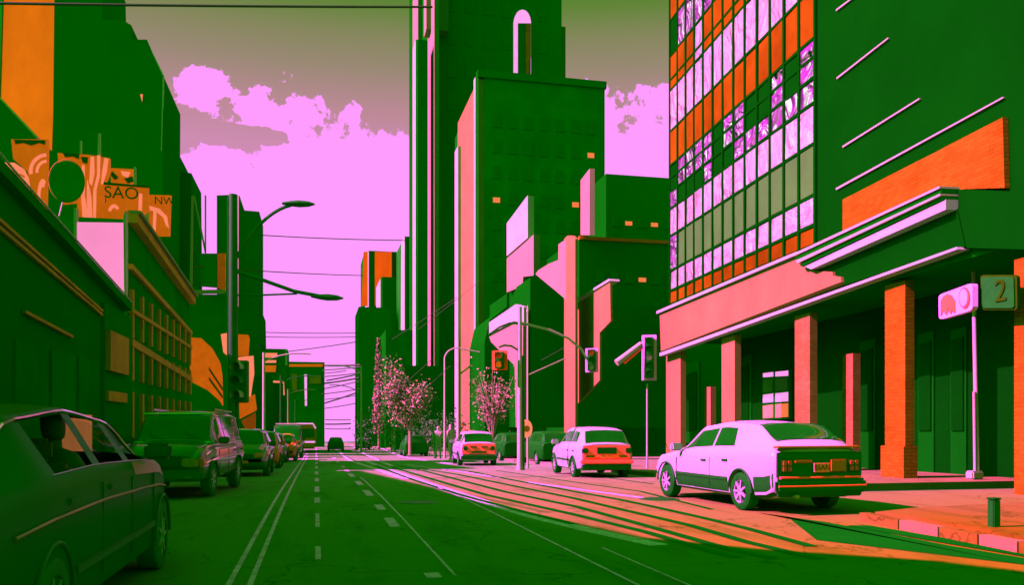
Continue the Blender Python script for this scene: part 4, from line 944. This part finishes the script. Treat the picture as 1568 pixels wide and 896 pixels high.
def car(label, loc, rz, K, paint_m, r=.3, wb=(-1.2, 1.25), rear=None, front=None, side_win=(), screens=None, open_win=False, details=True, name='parked_car', cat='car', m_rim='rim', rearm=None, group=None):
    t = thing(name, label, cat, loc, rz, group)
    y0, y1 = K[0][0], K[-1][0]; n = 56; ys = [y0 + (y1-y0)*i/n for i in range(n+1)]; m_ = len(section(K, 0)); vs = []; fs = []
    for y in ys: vs += [(x, y, z) for x, z in section(K, y)] + [(-x, y, z) for x, z in section(K, y)[-2:0:-1]]
    w = 2*m_ - 2
    for i in range(n):
        for j in range(w):
            if open_win and (j == 7 or j == w-8):
                yy = (ys[i]+ys[i+1])/2
                if any(a+.04 < yy < b_-.04 for a, b_ in [(q[0], q[1]) for q in side_win]): continue
            if open_win and screens and (j in (9,10,11,12)) and min(screens[0][:2])+.03 < (ys[i]+ys[i+1])/2 < max(screens[0][:2])-.03: continue
            fs.append((i*w+j, (i+1)*w+j, (i+1)*w+(j+1)%w, i*w+(j+1)%w))
    fs += [list(range(w)), [n*w+k for k in range(w)]]
    b = MB(); b.add(vs, fs); body = b.build('body', paint_m, t, smooth=True, local=True)
    wx = max(k[1] for k in K)
    # wheel arches cut out of the body
    if not open_win:
        cb = MB()
        for yy in wb:
            for s in (1, -1): cb.lathe([(0, s*(wx-.26)), (r*1.16, s*(wx-.26)), (r*1.16, s*(wx+.2)), (0, s*(wx+.2))], (0, yy, r), 'x', 28)
        cut = cb.build('cut', M['plastic'], t, local=True)
        md = body.modifiers.new('b', 'BOOLEAN'); md.operation = 'DIFFERENCE'; md.solver = 'EXACT'; md.object = cut
        bpy.context.view_layer.update(); me = bpy.data.meshes.new_from_object(body.evaluated_get(bpy.context.evaluated_depsgraph_get()))
        body.modifiers.clear(); body.data = me; bpy.data.objects.remove(cut)
    for yy in wb:
        for s in (1, -1): wheel(t, s*(wx + .0), yy, r, s, m_rim)
        for s in (1, -1):
            ring = [Vector((s*(wx-.0), yy + r*1.17*math.cos(a), r + r*1.17*math.sin(a))) for a in [math.pi*(k/16) for k in range(17)]]
            b = MB(); b.tube(ring, .018, 6); b.build('arch_lip', M['plastic'] if details else paint_m, t, smooth=True, local=True)
    for q in side_win:
        for o in panel(K, 'side_window', M['glass'] if not open_win else M['seeglass'], t, q[0], q[1], 7.18, 7.9, (1,-1), .006, 10, q[2] if len(q) > 2 else (0,0)): pass
    if screens:
        cross_panel(K, 'windscreen', M['seeglass' if open_win else 'glass'], t, *screens[0]); cross_panel(K, 'rear_screen', M['glass'], t, *screens[1])
    def face(nm, m, x0, x1, z0, z1, y, d=.03, bev=.01, par=t):                   # a block on the front or rear end
        b = MB(); b.box(x0, x1, min(y, y+d), max(y, y+d), z0, z1); return b.build(nm, m, par, bevel=bev, local=True)
    if details:
        for s in (1, -1):
            yy = side_win[-1][1] - .12 if side_win else .6; z = interp(K, yy)[2]
            b = MB(); b.box(*sorted((s*(wx*.93), s*(wx+.17))), yy - .05, yy + .06, z + .0, z + .15); b.build('wing_mirror', paint_m, t, bevel=.03, local=True)
        for q in side_win[:2]:
            for s in (1, -1):
                z = interp(K, q[0])[2] - .17; b = MB(); b.box(*sorted((s*(wx*.975), s*(wx*1.015))), q[0] + .08, q[0] + .26, z - .02, z + .02); b.build('door_handle', M['plastic'], t, bevel=.008, local=True)
        for s in (1, -1):
            b = MB(); b.box(*sorted((s*(wx*.97), s*(wx*1.012))), wb[0] + r*1.3, wb[1] - r*1.3, .46, .52); b.build('side_moulding', M['plastic'], t, bevel=.008, local=True)
            for q in side_win:
                z = interp(K, q[1])[2]; b = MB(); b.box(*sorted((s*(wx*.985), s*(wx*1.003))), q[1] + .0, q[1] + .012, .36, z - .12); b.build('door_gap', M['plastic'], t, local=True)
    if rear: rear(t, face)
    if front: front(t, face)
    return t
m = bpy.data.materials.new('clear_glass'); m.use_nodes = True; tt = m.node_tree; bs = tt.nodes['Principled BSDF']
tr = tt.nodes.new('ShaderNodeBsdfTransparent'); tr.inputs[0].default_value = (.75,.9,.75,1); gl = tt.nodes.new('ShaderNodeBsdfGlossy'); gl.inputs['Roughness'].default_value = .02
ms = tt.nodes.new('ShaderNodeMixShader'); fr = tt.nodes.new('ShaderNodeFresnel'); fr.inputs[0].default_value = 1.06
ms.inputs[0].default_value = .015; tt.links.new(tr.outputs[0], ms.inputs[1]); tt.links.new(gl.outputs[0], ms.inputs[2]); tt.links.new(ms.outputs[0], tt.nodes['Material Output'].inputs[0]); M['seeglass'] = m

# station: y, half width, underside, belt, roof, roof half width
# --- near white coupe-like car, rear towards the camera
K = [(-2.2, .74, .42, .92, 1.0, .62), (-2.12, .80, .30, .99, 1.07, .65), (-1.95, .82, .24, 1.01, 1.16, .64), (-1.45, .84, .2, .99, 1.40, .60), (-.5, .85, .2, .95, 1.45, .58), (.35, .85, .2, .92, 1.38, .58), (1.05, .84, .2, .90, .97, .68), (1.8, .80, .22, .80, .83, .64), (2.15, .72, .3, .68, .70, .55), (2.27, .6, .38, .55, .58, .5)]
def rear_near(t, face):
    y = -2.21
    face('shaded_tail', M['green_paint'], -.76, .76, .57, .97, y, -.03, .02); face('valance', M['plastic'], -.74, .74, .28, .36, y+.02, -.08, .02); face('spoiler', M['olive_paint'], -.74, .74, 1.03, 1.065, -2.10, -.13)  # dark panel and valance paint the shade on the white tail
    panel(K, 'dark_sill', M['plastic'], t, -2.12, -1.68, 1.2, 3.7, (1,-1), .006, 8, (-.04, .0)); panel(K, 'dark_sill', M['plastic'], t, -.9, 1.02, 1.5, 3.3, (1,-1), .006)  # dark panels along the lower sides
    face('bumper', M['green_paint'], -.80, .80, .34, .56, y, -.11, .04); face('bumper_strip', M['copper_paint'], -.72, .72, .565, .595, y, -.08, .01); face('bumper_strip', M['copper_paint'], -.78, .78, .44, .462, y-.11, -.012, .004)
    for s in (1, -1):
        a, b_ = sorted((s*.50, s*.70)); o = face('tail_light', M['plastic'], a, b_, .66, .86, y-.03, -.025)
        for (x0, x1) in ((.52, .58), (.61, .67)):
            for (z0, z1) in ((.68, .75), (.77, .84)):
                p, q = sorted((s*x0, s*x1)); face('lens', M['taillight'], p, q, z0, z1, y-.056, -.008, .003, o)
    face('garnish', M['olive_paint'], -.46, -.14, .80, .85, y-.03, -.02); face('garnish', M['olive_paint'], .17, .46, .66, .86, y-.03, -.03, .02)
    pl = face('number_plate', M['plate'], -.13, .15, .66, .80, y-.055, -.012, .003)
    q = text('BSAN', .12, (0,0,0), (R(90), 0, 0), M['ink'], pl, .002); q.location = (.01, y-.07, .73)
    face('exhaust', M['metal'], -.5, -.42, .27, .32, y, -.13)
p = gnd(1218, 783); 
zc_ = 13.7
def at(u, zc): x, y = zc2xy(u, zc); return (x, y, zg(y))
near = at(1139, 15.4)
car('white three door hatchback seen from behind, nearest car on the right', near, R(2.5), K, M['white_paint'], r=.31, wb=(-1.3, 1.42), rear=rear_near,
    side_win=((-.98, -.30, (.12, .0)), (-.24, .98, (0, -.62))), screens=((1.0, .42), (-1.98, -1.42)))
# --- silver hatchback further on
K2 = [(-1.86, .70, .36, .90, .95, .60), (-1.80, .76, .26, .94, 1.0, .63), (-1.55, .79, .22, .95, 1.36, .58), (-.9, .80, .2, .94, 1.42, .57), (-.1, .80, .2, .93, 1.43, .57), (.4, .80, .2, .92, 1.37, .56), (.98, .80, .2, .91, .98, .64), (1.55, .77, .22, .82, .85, .62), (1.8, .68, .3, .68, .70, .55), (1.86, .6, .36, .58, .6, .5)]
def rear_hatch(t, face):
    y = -1.87
    face('tailgate', M['copper_paint'], -.68, .68, .56, .93, y, -.03, .03); face('bumper', M['copper_paint'], -.76, .76, .42, .54, y, -.09, .03); face('valance', M['plastic'], -.70, .70, .26, .40, y, -.05)
    face('plate_recess', M['plastic'], -.28, .28, .70, .88, y-.03, -.012, .02)
    for s in (1, -1):
        a, b_ = sorted((s*.54, s*.72)); face('tail_light', M['plastic'], a, b_, .72, .86, y-.03, -.03, .02)
        a, b_ = sorted((s*.05, s*.16)); face('sticker', M['headlight'], a, b_, .58, .64, y-.03, -.006, .001)
        a, b_ = sorted((s*.36, s*.60)); face('garnish', M['plastic'], a, b_, .60, .65, y-.03, -.008, .002)
    b = None
hat = at(902, 25.6)
car('white hatchback with copper tailgate waiting beyond the nearest white car', hat, R(-3), K2, M['white_paint'], r=.29, wb=(-1.15, 1.2), rear=rear_hatch,
    side_win=((-1.35, -.75, (.08, 0)), (-.70, .02), (.07, .92, (0, -.5))), screens=((.95, .42), (-1.80, -1.58)))
# rear screen of upright hatch as its own pane is set by screens; third car
def rear_small(t, face):
    y = -1.87
    face('tailgate', M['copper_paint'], -.68, .68, .50, .92, y, -.03, .03); face('bumper', M['plastic'], -.74, .74, .30, .44, y, -.08)
    for s in (1, -1):
        b = MB(); b.lathe([(0, y-.05), (.09, y-.045), (.1, y-.03)], (s*.56, 0, .76), 'y', 16); b.build('tail_light', M['plastic'], t, local=True)
        a, b_ = sorted((s*.10, s*.36)); face('garnish', M['plastic'], a, b_, .78, .84, y-.03, -.01, .002)
    face('plate_recess', M['plastic'], -.3, .3, .56, .64, y-.03, -.01, .004)
sm = at(725, 37)
car('small white car with copper rear in the middle of the far crossing', sm, R(-3.5), K2, M['white_paint'], r=.29, wb=(-1.15, 1.2), rear=rear_small,
    side_win=((-1.35, -.75, (.08, 0)), (-.70, .02), (.07, .92, (0, -.5))), screens=((.95, .42), (-1.80, -1.58)))
# --- dark cars parked on the cross street side
car('dark parked car behind the round orange sign', at(836, 38), R(2), K2, M['green_paint'], r=.29, wb=(-1.15, 1.2), side_win=((-1.35, -.75), (-.70, .9)), screens=((.95, .42), (-1.80, -1.58)), details=False)
car('dark parked car half hidden by the tall pale mast', at(779, 45), R(2), K2, M['green_paint'], r=.29, wb=(-1.15, 1.2), side_win=((-1.35, -.75), (-.70, .9)), screens=((.95, .42), (-1.80, -1.58)), details=False)
car('low dark car parked under the bushy tree', at(633, 58), R(0), K2, M['green_paint'], r=.29, wb=(-1.15, 1.2), side_win=((-1.35, -.75), (-.70, .9)), screens=((.95, .42), (-1.80, -1.58)), details=False)
car('farthest dark green car at the foot of the street on the right', at(556, 105), R(0), K2, M['green_paint'], r=.29, wb=(-1.15, 1.2), side_win=((-1.35, -.75), (-.70, .9)), screens=((.95, .42), (-1.80, -1.58)), details=False)
car('far dark car driving away in the middle lane', at(514, 88), R(0), K2, M['green_paint'], r=.29, wb=(-1.15, 1.2), side_win=((-1.35, -.75), (-.70, .9)), screens=((.95, .42), (-1.80, -1.58)), details=False)

# --- dark off-roader facing the camera on the left
K3 = [(-2.25, .80, .45, 1.0, 1.55, .62), (-2.15, .86, .38, 1.04, 1.66, .66), (-1.2, .88, .34, 1.05, 1.72, .66), (.2, .88, .34, 1.04, 1.71, .66), (.55, .88, .34, 1.04, 1.62, .66), (1.0, .88, .34, 1.04, 1.10, .72), (1.85, .87, .34, 1.0, 1.04, .70), (2.1, .84, .36, .92, .95, .66), (2.2, .78, .40, .82, .84, .62)]
def front_suv(t, face):
    y = 2.2
    g = face('grille', M['plastic'], -.42, .42, .62, .84, y, .03)
    for i in range(5): face('grille_bar', M['green_paint'], -.40, .40, .645 + i*.04, .655 + i*.04, y+.03, .01, .002, g)
    face('bumper', M['green_paint'], -.86, .86, .36, .58, y, .14, .05)
    for s in (1, -1):
        a, b_ = sorted((s*.45, s*.76)); face('headlight', M['headlight'], a, b_, .63, .80, y-.02, .06, .025)
        a, b_ = sorted((s*.76, s*.86)); face('indicator', M['copper_paint'], a, b_, .63, .79, y-.12, .13, .02)
        a, b_ = sorted((s*.5, s*.66)); face('fog_light', M['rim'], a, b_, .42, .47, y+.13, .02, .01)
        b = MB(); b.tube([(s*.62, -1.8, 1.74), (s*.62, .1, 1.76)], .022); b.build('roof_rail', M['chrome'], t, local=True)
    for s in (1, -1):
        for s_, ya, yb in ((7.95, -2.1, .5), (6.6, -2.1, 1.9), (5.2, -2.1, 2.0), (4.2, -2.0, 2.05)):
            b = MB(); b.tube([carpt(K3, ya + (yb-ya)*i/14, s_, s, .012) for i in range(15)], .016 if s_ > 5 else .024, 6); b.build('side_glint', M['chrome'], t, smooth=True, local=True)  # chrome strips added to give glints along the sides
    b = MB(); b.tube([(-.7, .52, 1.66), (.7, .52, 1.66)], .02); b.build('roof_glint', M['chrome'], t, local=True)  # chrome strip added for the sky glint along the roof edge
    b = MB(); b.tube([(-.74, 1.02, 1.08), (.74, 1.02, 1.08)], .022); b.build('cowl', M['chrome'], t, local=True)
    b = MB(); b.tube([(-.62, 1.1, 1.10), (-.2, .9, 1.3)], .008); b.tube([(.1, 1.1, 1.10), (.5, .9, 1.28)], .008); b.build('wipers', M['plastic'], t, local=True)
car('black off-road car facing the camera in the left lane, second from the camera', at(283, 18.3), R(175), K3, M['gloss_paint'], r=.36, wb=(-1.35, 1.4), front=front_suv,
    side_win=((-2.0, -1.15), (-1.05, -.2), (-.12, .8, (0, -.35))), screens=((.96, .56), (-2.23, -2.18)), group=None)
# queue behind it
def front_q(t, face):
    y = 1.86
    for s in (1, -1):
        for s_, ya, yb in ((7.95, -1.5, .4), (6.7, -1.7, 1.6), (5.0, -1.7, 1.6)):
            b = MB(); b.tube([carpt(K2, ya + (yb-ya)*i/10, s_, s, .012) for i in range(11)], .022, 6); b.build('side_glint', M['chrome'], t, smooth=True, local=True)  # chrome strips added for the chain of glints on the queue
    b = MB(); b.tube([(-.6, .42, 1.40), (.6, .42, 1.40)], .025); b.build('roof_edge_trim', M['chrome'], t, local=True)
    for s in (1, -1):
        a, b_ = sorted((s*.38, s*.64)); face('headlight', M['headlight'], a, b_, .60, .74, y-.06, .08, .02)
    face('number_plate', M['plate'], -.22, .22, .42, .52, y, .06, .005); face('grille', M['plastic'], -.36, .36, .60, .70, y-.05, .06)
for (u, zc, lab, pm) in ((376, 27, 'dark car with bright side glints directly behind the black off-road car', M['gloss_paint']), (400, 34, 'second queued car behind the black off-road car', M['olive_paint']),
                         (432, 46, 'pale fronted car leading the far queue on the left', M['olive_paint']), (416, 43, 'dark car between the far queue and the kerb', M['gloss_paint']), (447, 66, 'dark car far back in the left queue', M['gloss_paint'])):
    car(lab, at(u, zc), R(180), K2, pm, r=.29, wb=(-1.15, 1.2), front=front_q, side_win=((-1.35, -.75), (-.70, .02), (.07, .92, (0, -.5))), screens=((.95, .42), (-1.80, -1.58)), group='queued cars in the left lane')
# van
K4 = [(-2.3, .85, .35, 1.1, 1.95, .78), (-2.2, .92, .3, 1.15, 2.05, .82), (.9, .92, .3, 1.15, 2.05, .82), (1.3, .92, .3, 1.12, 1.9, .78), (1.9, .9, .3, 1.05, 1.12, .75), (2.25, .84, .34, .85, .9, .7)]
def front_van(t, face):
    for s in (1, -1):
        a, b_ = sorted((s*.5, s*.78)); face('headlight', M['headlight'], a, b_, .68, .84, 2.2, .06, .02)
    face('grille', M['plastic'], -.45, .45, .62, .78, 2.22, .05); b = MB(); b.tube([(-.7, 1.2, 2.12), (.7, 1.2, 2.12)], .05); b.build('roof_bar', M['metal'], t, local=True)
car('dark van with a pale roof bar in the far left queue', at(441, 54), R(180), K4, M['gloss_paint'], r=.33, wb=(-1.4, 1.45), front=front_van, side_win=((-.2, 1.2),), screens=((1.86, 1.34), (-2.28, -2.22)), name='parked_van', cat='van')
# tram far away
tp = at(467, 78)
t = thing('tram', 'distant tram with a pale rounded roof front coming up the left tracks', 'tram', tp)
b = MB(); b.box(tp[0] - 1.0, tp[0] + 1.0, tp[1], tp[1] + 16, tp[2] + .35, tp[2] + 2.7); b.build('body', M['olive'], t, bevel=.15)
b = MB(); b.box(tp[0] - .85, tp[0] + .85, tp[1] - .04, tp[1] + .02, tp[2] + 1.35, tp[2] + 2.2); b.build('windscreen', M['glass'], t, bevel=.01)
b = MB(); b.tube([(tp[0] - .95, tp[1] - .05, tp[2] + 2.2), (tp[0] - .7, tp[1] - .05, tp[2] + 2.65), (tp[0] + .7, tp[1] - .05, tp[2] + 2.65), (tp[0] + .95, tp[1] - .05, tp[2] + 2.2)], .06); b.build('roof_line', M['pinkglow'], t)
b = MB(); b.box(tp[0] - .9, tp[0] + .9, tp[1] - .06, tp[1] + .02, tp[2] + .9, tp[2] + 1.05); b.build('lamp_band', M['pinkglow'], t)

# --- nearest dark car at the left, heading away, with a driver
K5 = [(-2.9, .82, .35, 1.0, 1.05, .6), (-2.6, .86, .25, 1.04, 1.10, .64), (-1.7, .88, .22, 1.10, 1.46, .62), (-.6, .88, .2, 1.12, 1.53, .61), (.5, .88, .2, 1.10, 1.46, .62), (1.55, .87, .2, 1.07, 1.12, .70), (2.1, .84, .22, 1.0, 1.03, .68), (2.45, .76, .3, .86, .88, .6), (2.55, .66, .4, .7, .72, .5)]
lc = (-1.45 - .88, 7.1, 0)
def none(t, face):
    for s in (1, -1):
        a, b_ = sorted((s*.5, s*.74)); face('headlight', M['copper_paint'], a, b_, .72, .84, 2.38, .07, .03)
        b = MB(); b.tube([carpt(K5, y, 4.6, s, .012) for y in [-2.4 + .3*i for i in range(16)]], .012, 6); b.build('side_moulding', M['olive_paint'], t, local=True)
        b = MB(); b.tube([carpt(K5, y, 8.3, s, .01) for y in [-2.0 + .2*i for i in range(18)]], .012, 6); b.build('roof_line', M['chrome'], t, local=True)  # chrome line added for the highlight along the roof
    panel(K5, 'door_highlight', M['olive_paint'], t, .5, 2.0, 5.0, 6.3, (1,-1), .005); panel(K5, 'belt_strip', M['olive_paint'], t, -1.6, 1.9, 6.55, 6.95, (1,-1), .006)  # olive door panel paints the highlight on door and fender
tcar = car('nearest dark olive car at the left edge seen from its side', lc, R(0), K5, M['near_paint'], r=.33, wb=(-1.75, 1.75), front=none,
    side_win=((-1.55, -.62), (-.52, .35), (.42, 1.3, (0, -.55))), screens=((1.5, .55), (-2.55, -1.75)), open_win=True)
b = MB(); b.box(-.8, .8, -1.9, .9, .25, .5); b.build('floor_pan', M['plastic'], tcar, local=True)
for x in (-.38, .38):
    for y in (-.75, .1):
        b = MB(); b.box(x - .25, x + .25, y - .55, y + .0, .5, .66); b.box(x - .25, x + .25, y - .62, y - .5, .66, 1.12); b.box(x - .13, x + .13, y - .62, y - .53, 1.14, 1.30); b.build('seat', M['olive'], tcar, bevel=.03, local=True)
# driver: head and shoulders facing forward (the car's heading)
def driver():
    t = thing('person', 'person driving the nearest dark car, face in profile looking ahead', 'person', (lc[0] + .38, lc[1] + .02, .66))
    b = bmesh.new(); mb = MB()
    prof = [(.21, .0), (.22, .12), (.21, .28), (.235, .42), (.17, .52), (.065, .56), (.06, .62)]
    vs = []; n = 16
    for r_, z in prof:
        for k in range(n): a = 2*math.pi*k/n; vs.append(((r_*1.0)*math.cos(a), r_*(.55 if r_ > .1 else 1)*math.sin(a), z))
    mb.add(vs, [(i*n+k, i*n+(k+1)%n, (i+1)*n+(k+1)%n, (i+1)*n+k) for i in range(len(prof)-1) for k in range(n)])
    # head: profile outline swept through widths (y forward)
    hp = [(.0, .60), (-.03,.62), (.03,.60), (.085,.615), (.095,.635), (.088,.65), (.10,.662), (.093,.675), (.118,.69), (.095,.725), (.092,.75), (.09,.80), (.05,.845), (-.02,.855), (-.08,.82), (-.10,.75), (-.085,.67), (-.055,.63)]
    hp = hp[2:]; m0 = len(hp); cy, cz = 0.0, .735
    rows = []
    for x, s in ((-.078, .45), (-.065, .78), (-.035, .96), (0, 1.0), (.035, .96), (.065, .78), (.078, .45)):
        rows.append([(x, cy + (y-cy)*s if not (abs(x) > .02 and y > .1) else .09*s, cz + (z-cz)*s) for y, z in hp])
    o = len(mb.v); vs = [p for r_ in rows for p in r_]
    mb.add(vs, [(i*m0+k, i*m0+(k+1)%m0, (i+1)*m0+(k+1)%m0, (i+1)*m0+k) for i in range(6) for k in range(m0)] + [list(range(m0)), [6*m0+k for k in range(m0)][::-1]])
    mb.build('body', M['skin'], t, smooth=True, local=True)
    hb = MB(); vs = []
    for i in range(7):
        for k in range(12):
            a = math.pi*i/12; q = 2*math.pi*k/12; vs.append((.088*math.sin(a)*math.cos(q), -.012 + .112*math.sin(a)*math.sin(q), .765 + .105*math.cos(a)))
    hb.add(vs, [(i*12+k, i*12+(k+1)%12, (i+1)*12+(k+1)%12, (i+1)*12+k) for i in range(6) for k in range(12)]); hb.build('hair', M['ink'], t, smooth=True, local=True)
    return t
dv = driver()
# an added glowing display seen through the car's windows
pp = onX(86, 640, -5.9); qq = onX(141, 640, -5.9)
t = thing('added_glow', 'added glowing orange display seen through the nearest car windows', 'glowpatch', (-5.9, (pp.y+qq.y)/2, .3))
b = MB(); b.box(-6.1, -5.9, pp.y, qq.y, .5, 1.65); b.build('panel', M['glowpatch'], t)

# pedestrians waiting by the far crossing
def ped(label, u, zc, h, m_top):
    x, y, z = at(u, zc); t = thing('person', label, 'person', (x, y, z + .1), rz=random.uniform(-1, 1), group='pedestrians at the far crossing')
    me = bpy.data.meshes.new('body'); s = h/1.75
    V = [(0,0,.95),(0,0,1.15),(0,.0,1.38),(0,0,1.5),(0,.01,1.62),(.1,0,.88),(.11,.03,.48),(.12,-.04,.06),(.12,.10,.03),(-.1,0,.88),(-.1,-.02,.48),(-.12,-.12,.06),(-.12,.02,.03),(.19,0,1.4),(.24,-.02,1.12),(.25,.06,.86),(-.19,0,1.4),(-.24,.0,1.12),(-.25,.08,.86),(0,.0,1.72)]
    E = [(0,1),(1,2),(2,3),(3,4),(4,19),(0,5),(5,6),(6,7),(7,8),(0,9),(9,10),(10,11),(11,12),(2,13),(13,14),(14,15),(2,16),(16,17),(17,18)]
    Rr = [.14,.13,.15,.06,.09,.09,.065,.045,.04,.09,.065,.045,.04,.06,.045,.035,.06,.045,.035,.07]
    me.from_pydata([Vector(v)*s for v in V], E, []); o = bpy.data.objects.new('body', me); C.objects.link(o); o.parent = t; me.materials.append(m_top)
    md = o.modifiers.new('s', 'SKIN')
    for i, sv in enumerate(me.skin_vertices[0].data): sv.radius = (Rr[i]*s, Rr[i]*s); sv.use_root = (i == 0)
    o.modifiers.new('d', 'SUBSURF').levels = 1
    bpy.context.view_layer.update(); m2 = bpy.data.meshes.new_from_object(o.evaluated_get(bpy.context.evaluated_depsgraph_get())); o.modifiers.clear(); o.data = m2
    m2.materials.clear(); m2.materials.append(m_top)
ped('person in pale clothes waiting at the far kerb', 671, 44, 1.72, M['metal']); ped('person in dark clothes waiting at the far kerb', 666, 46, 1.65, M['dark3']); ped('person standing beside the small white car', 690, 41, 1.75, M['metal'])
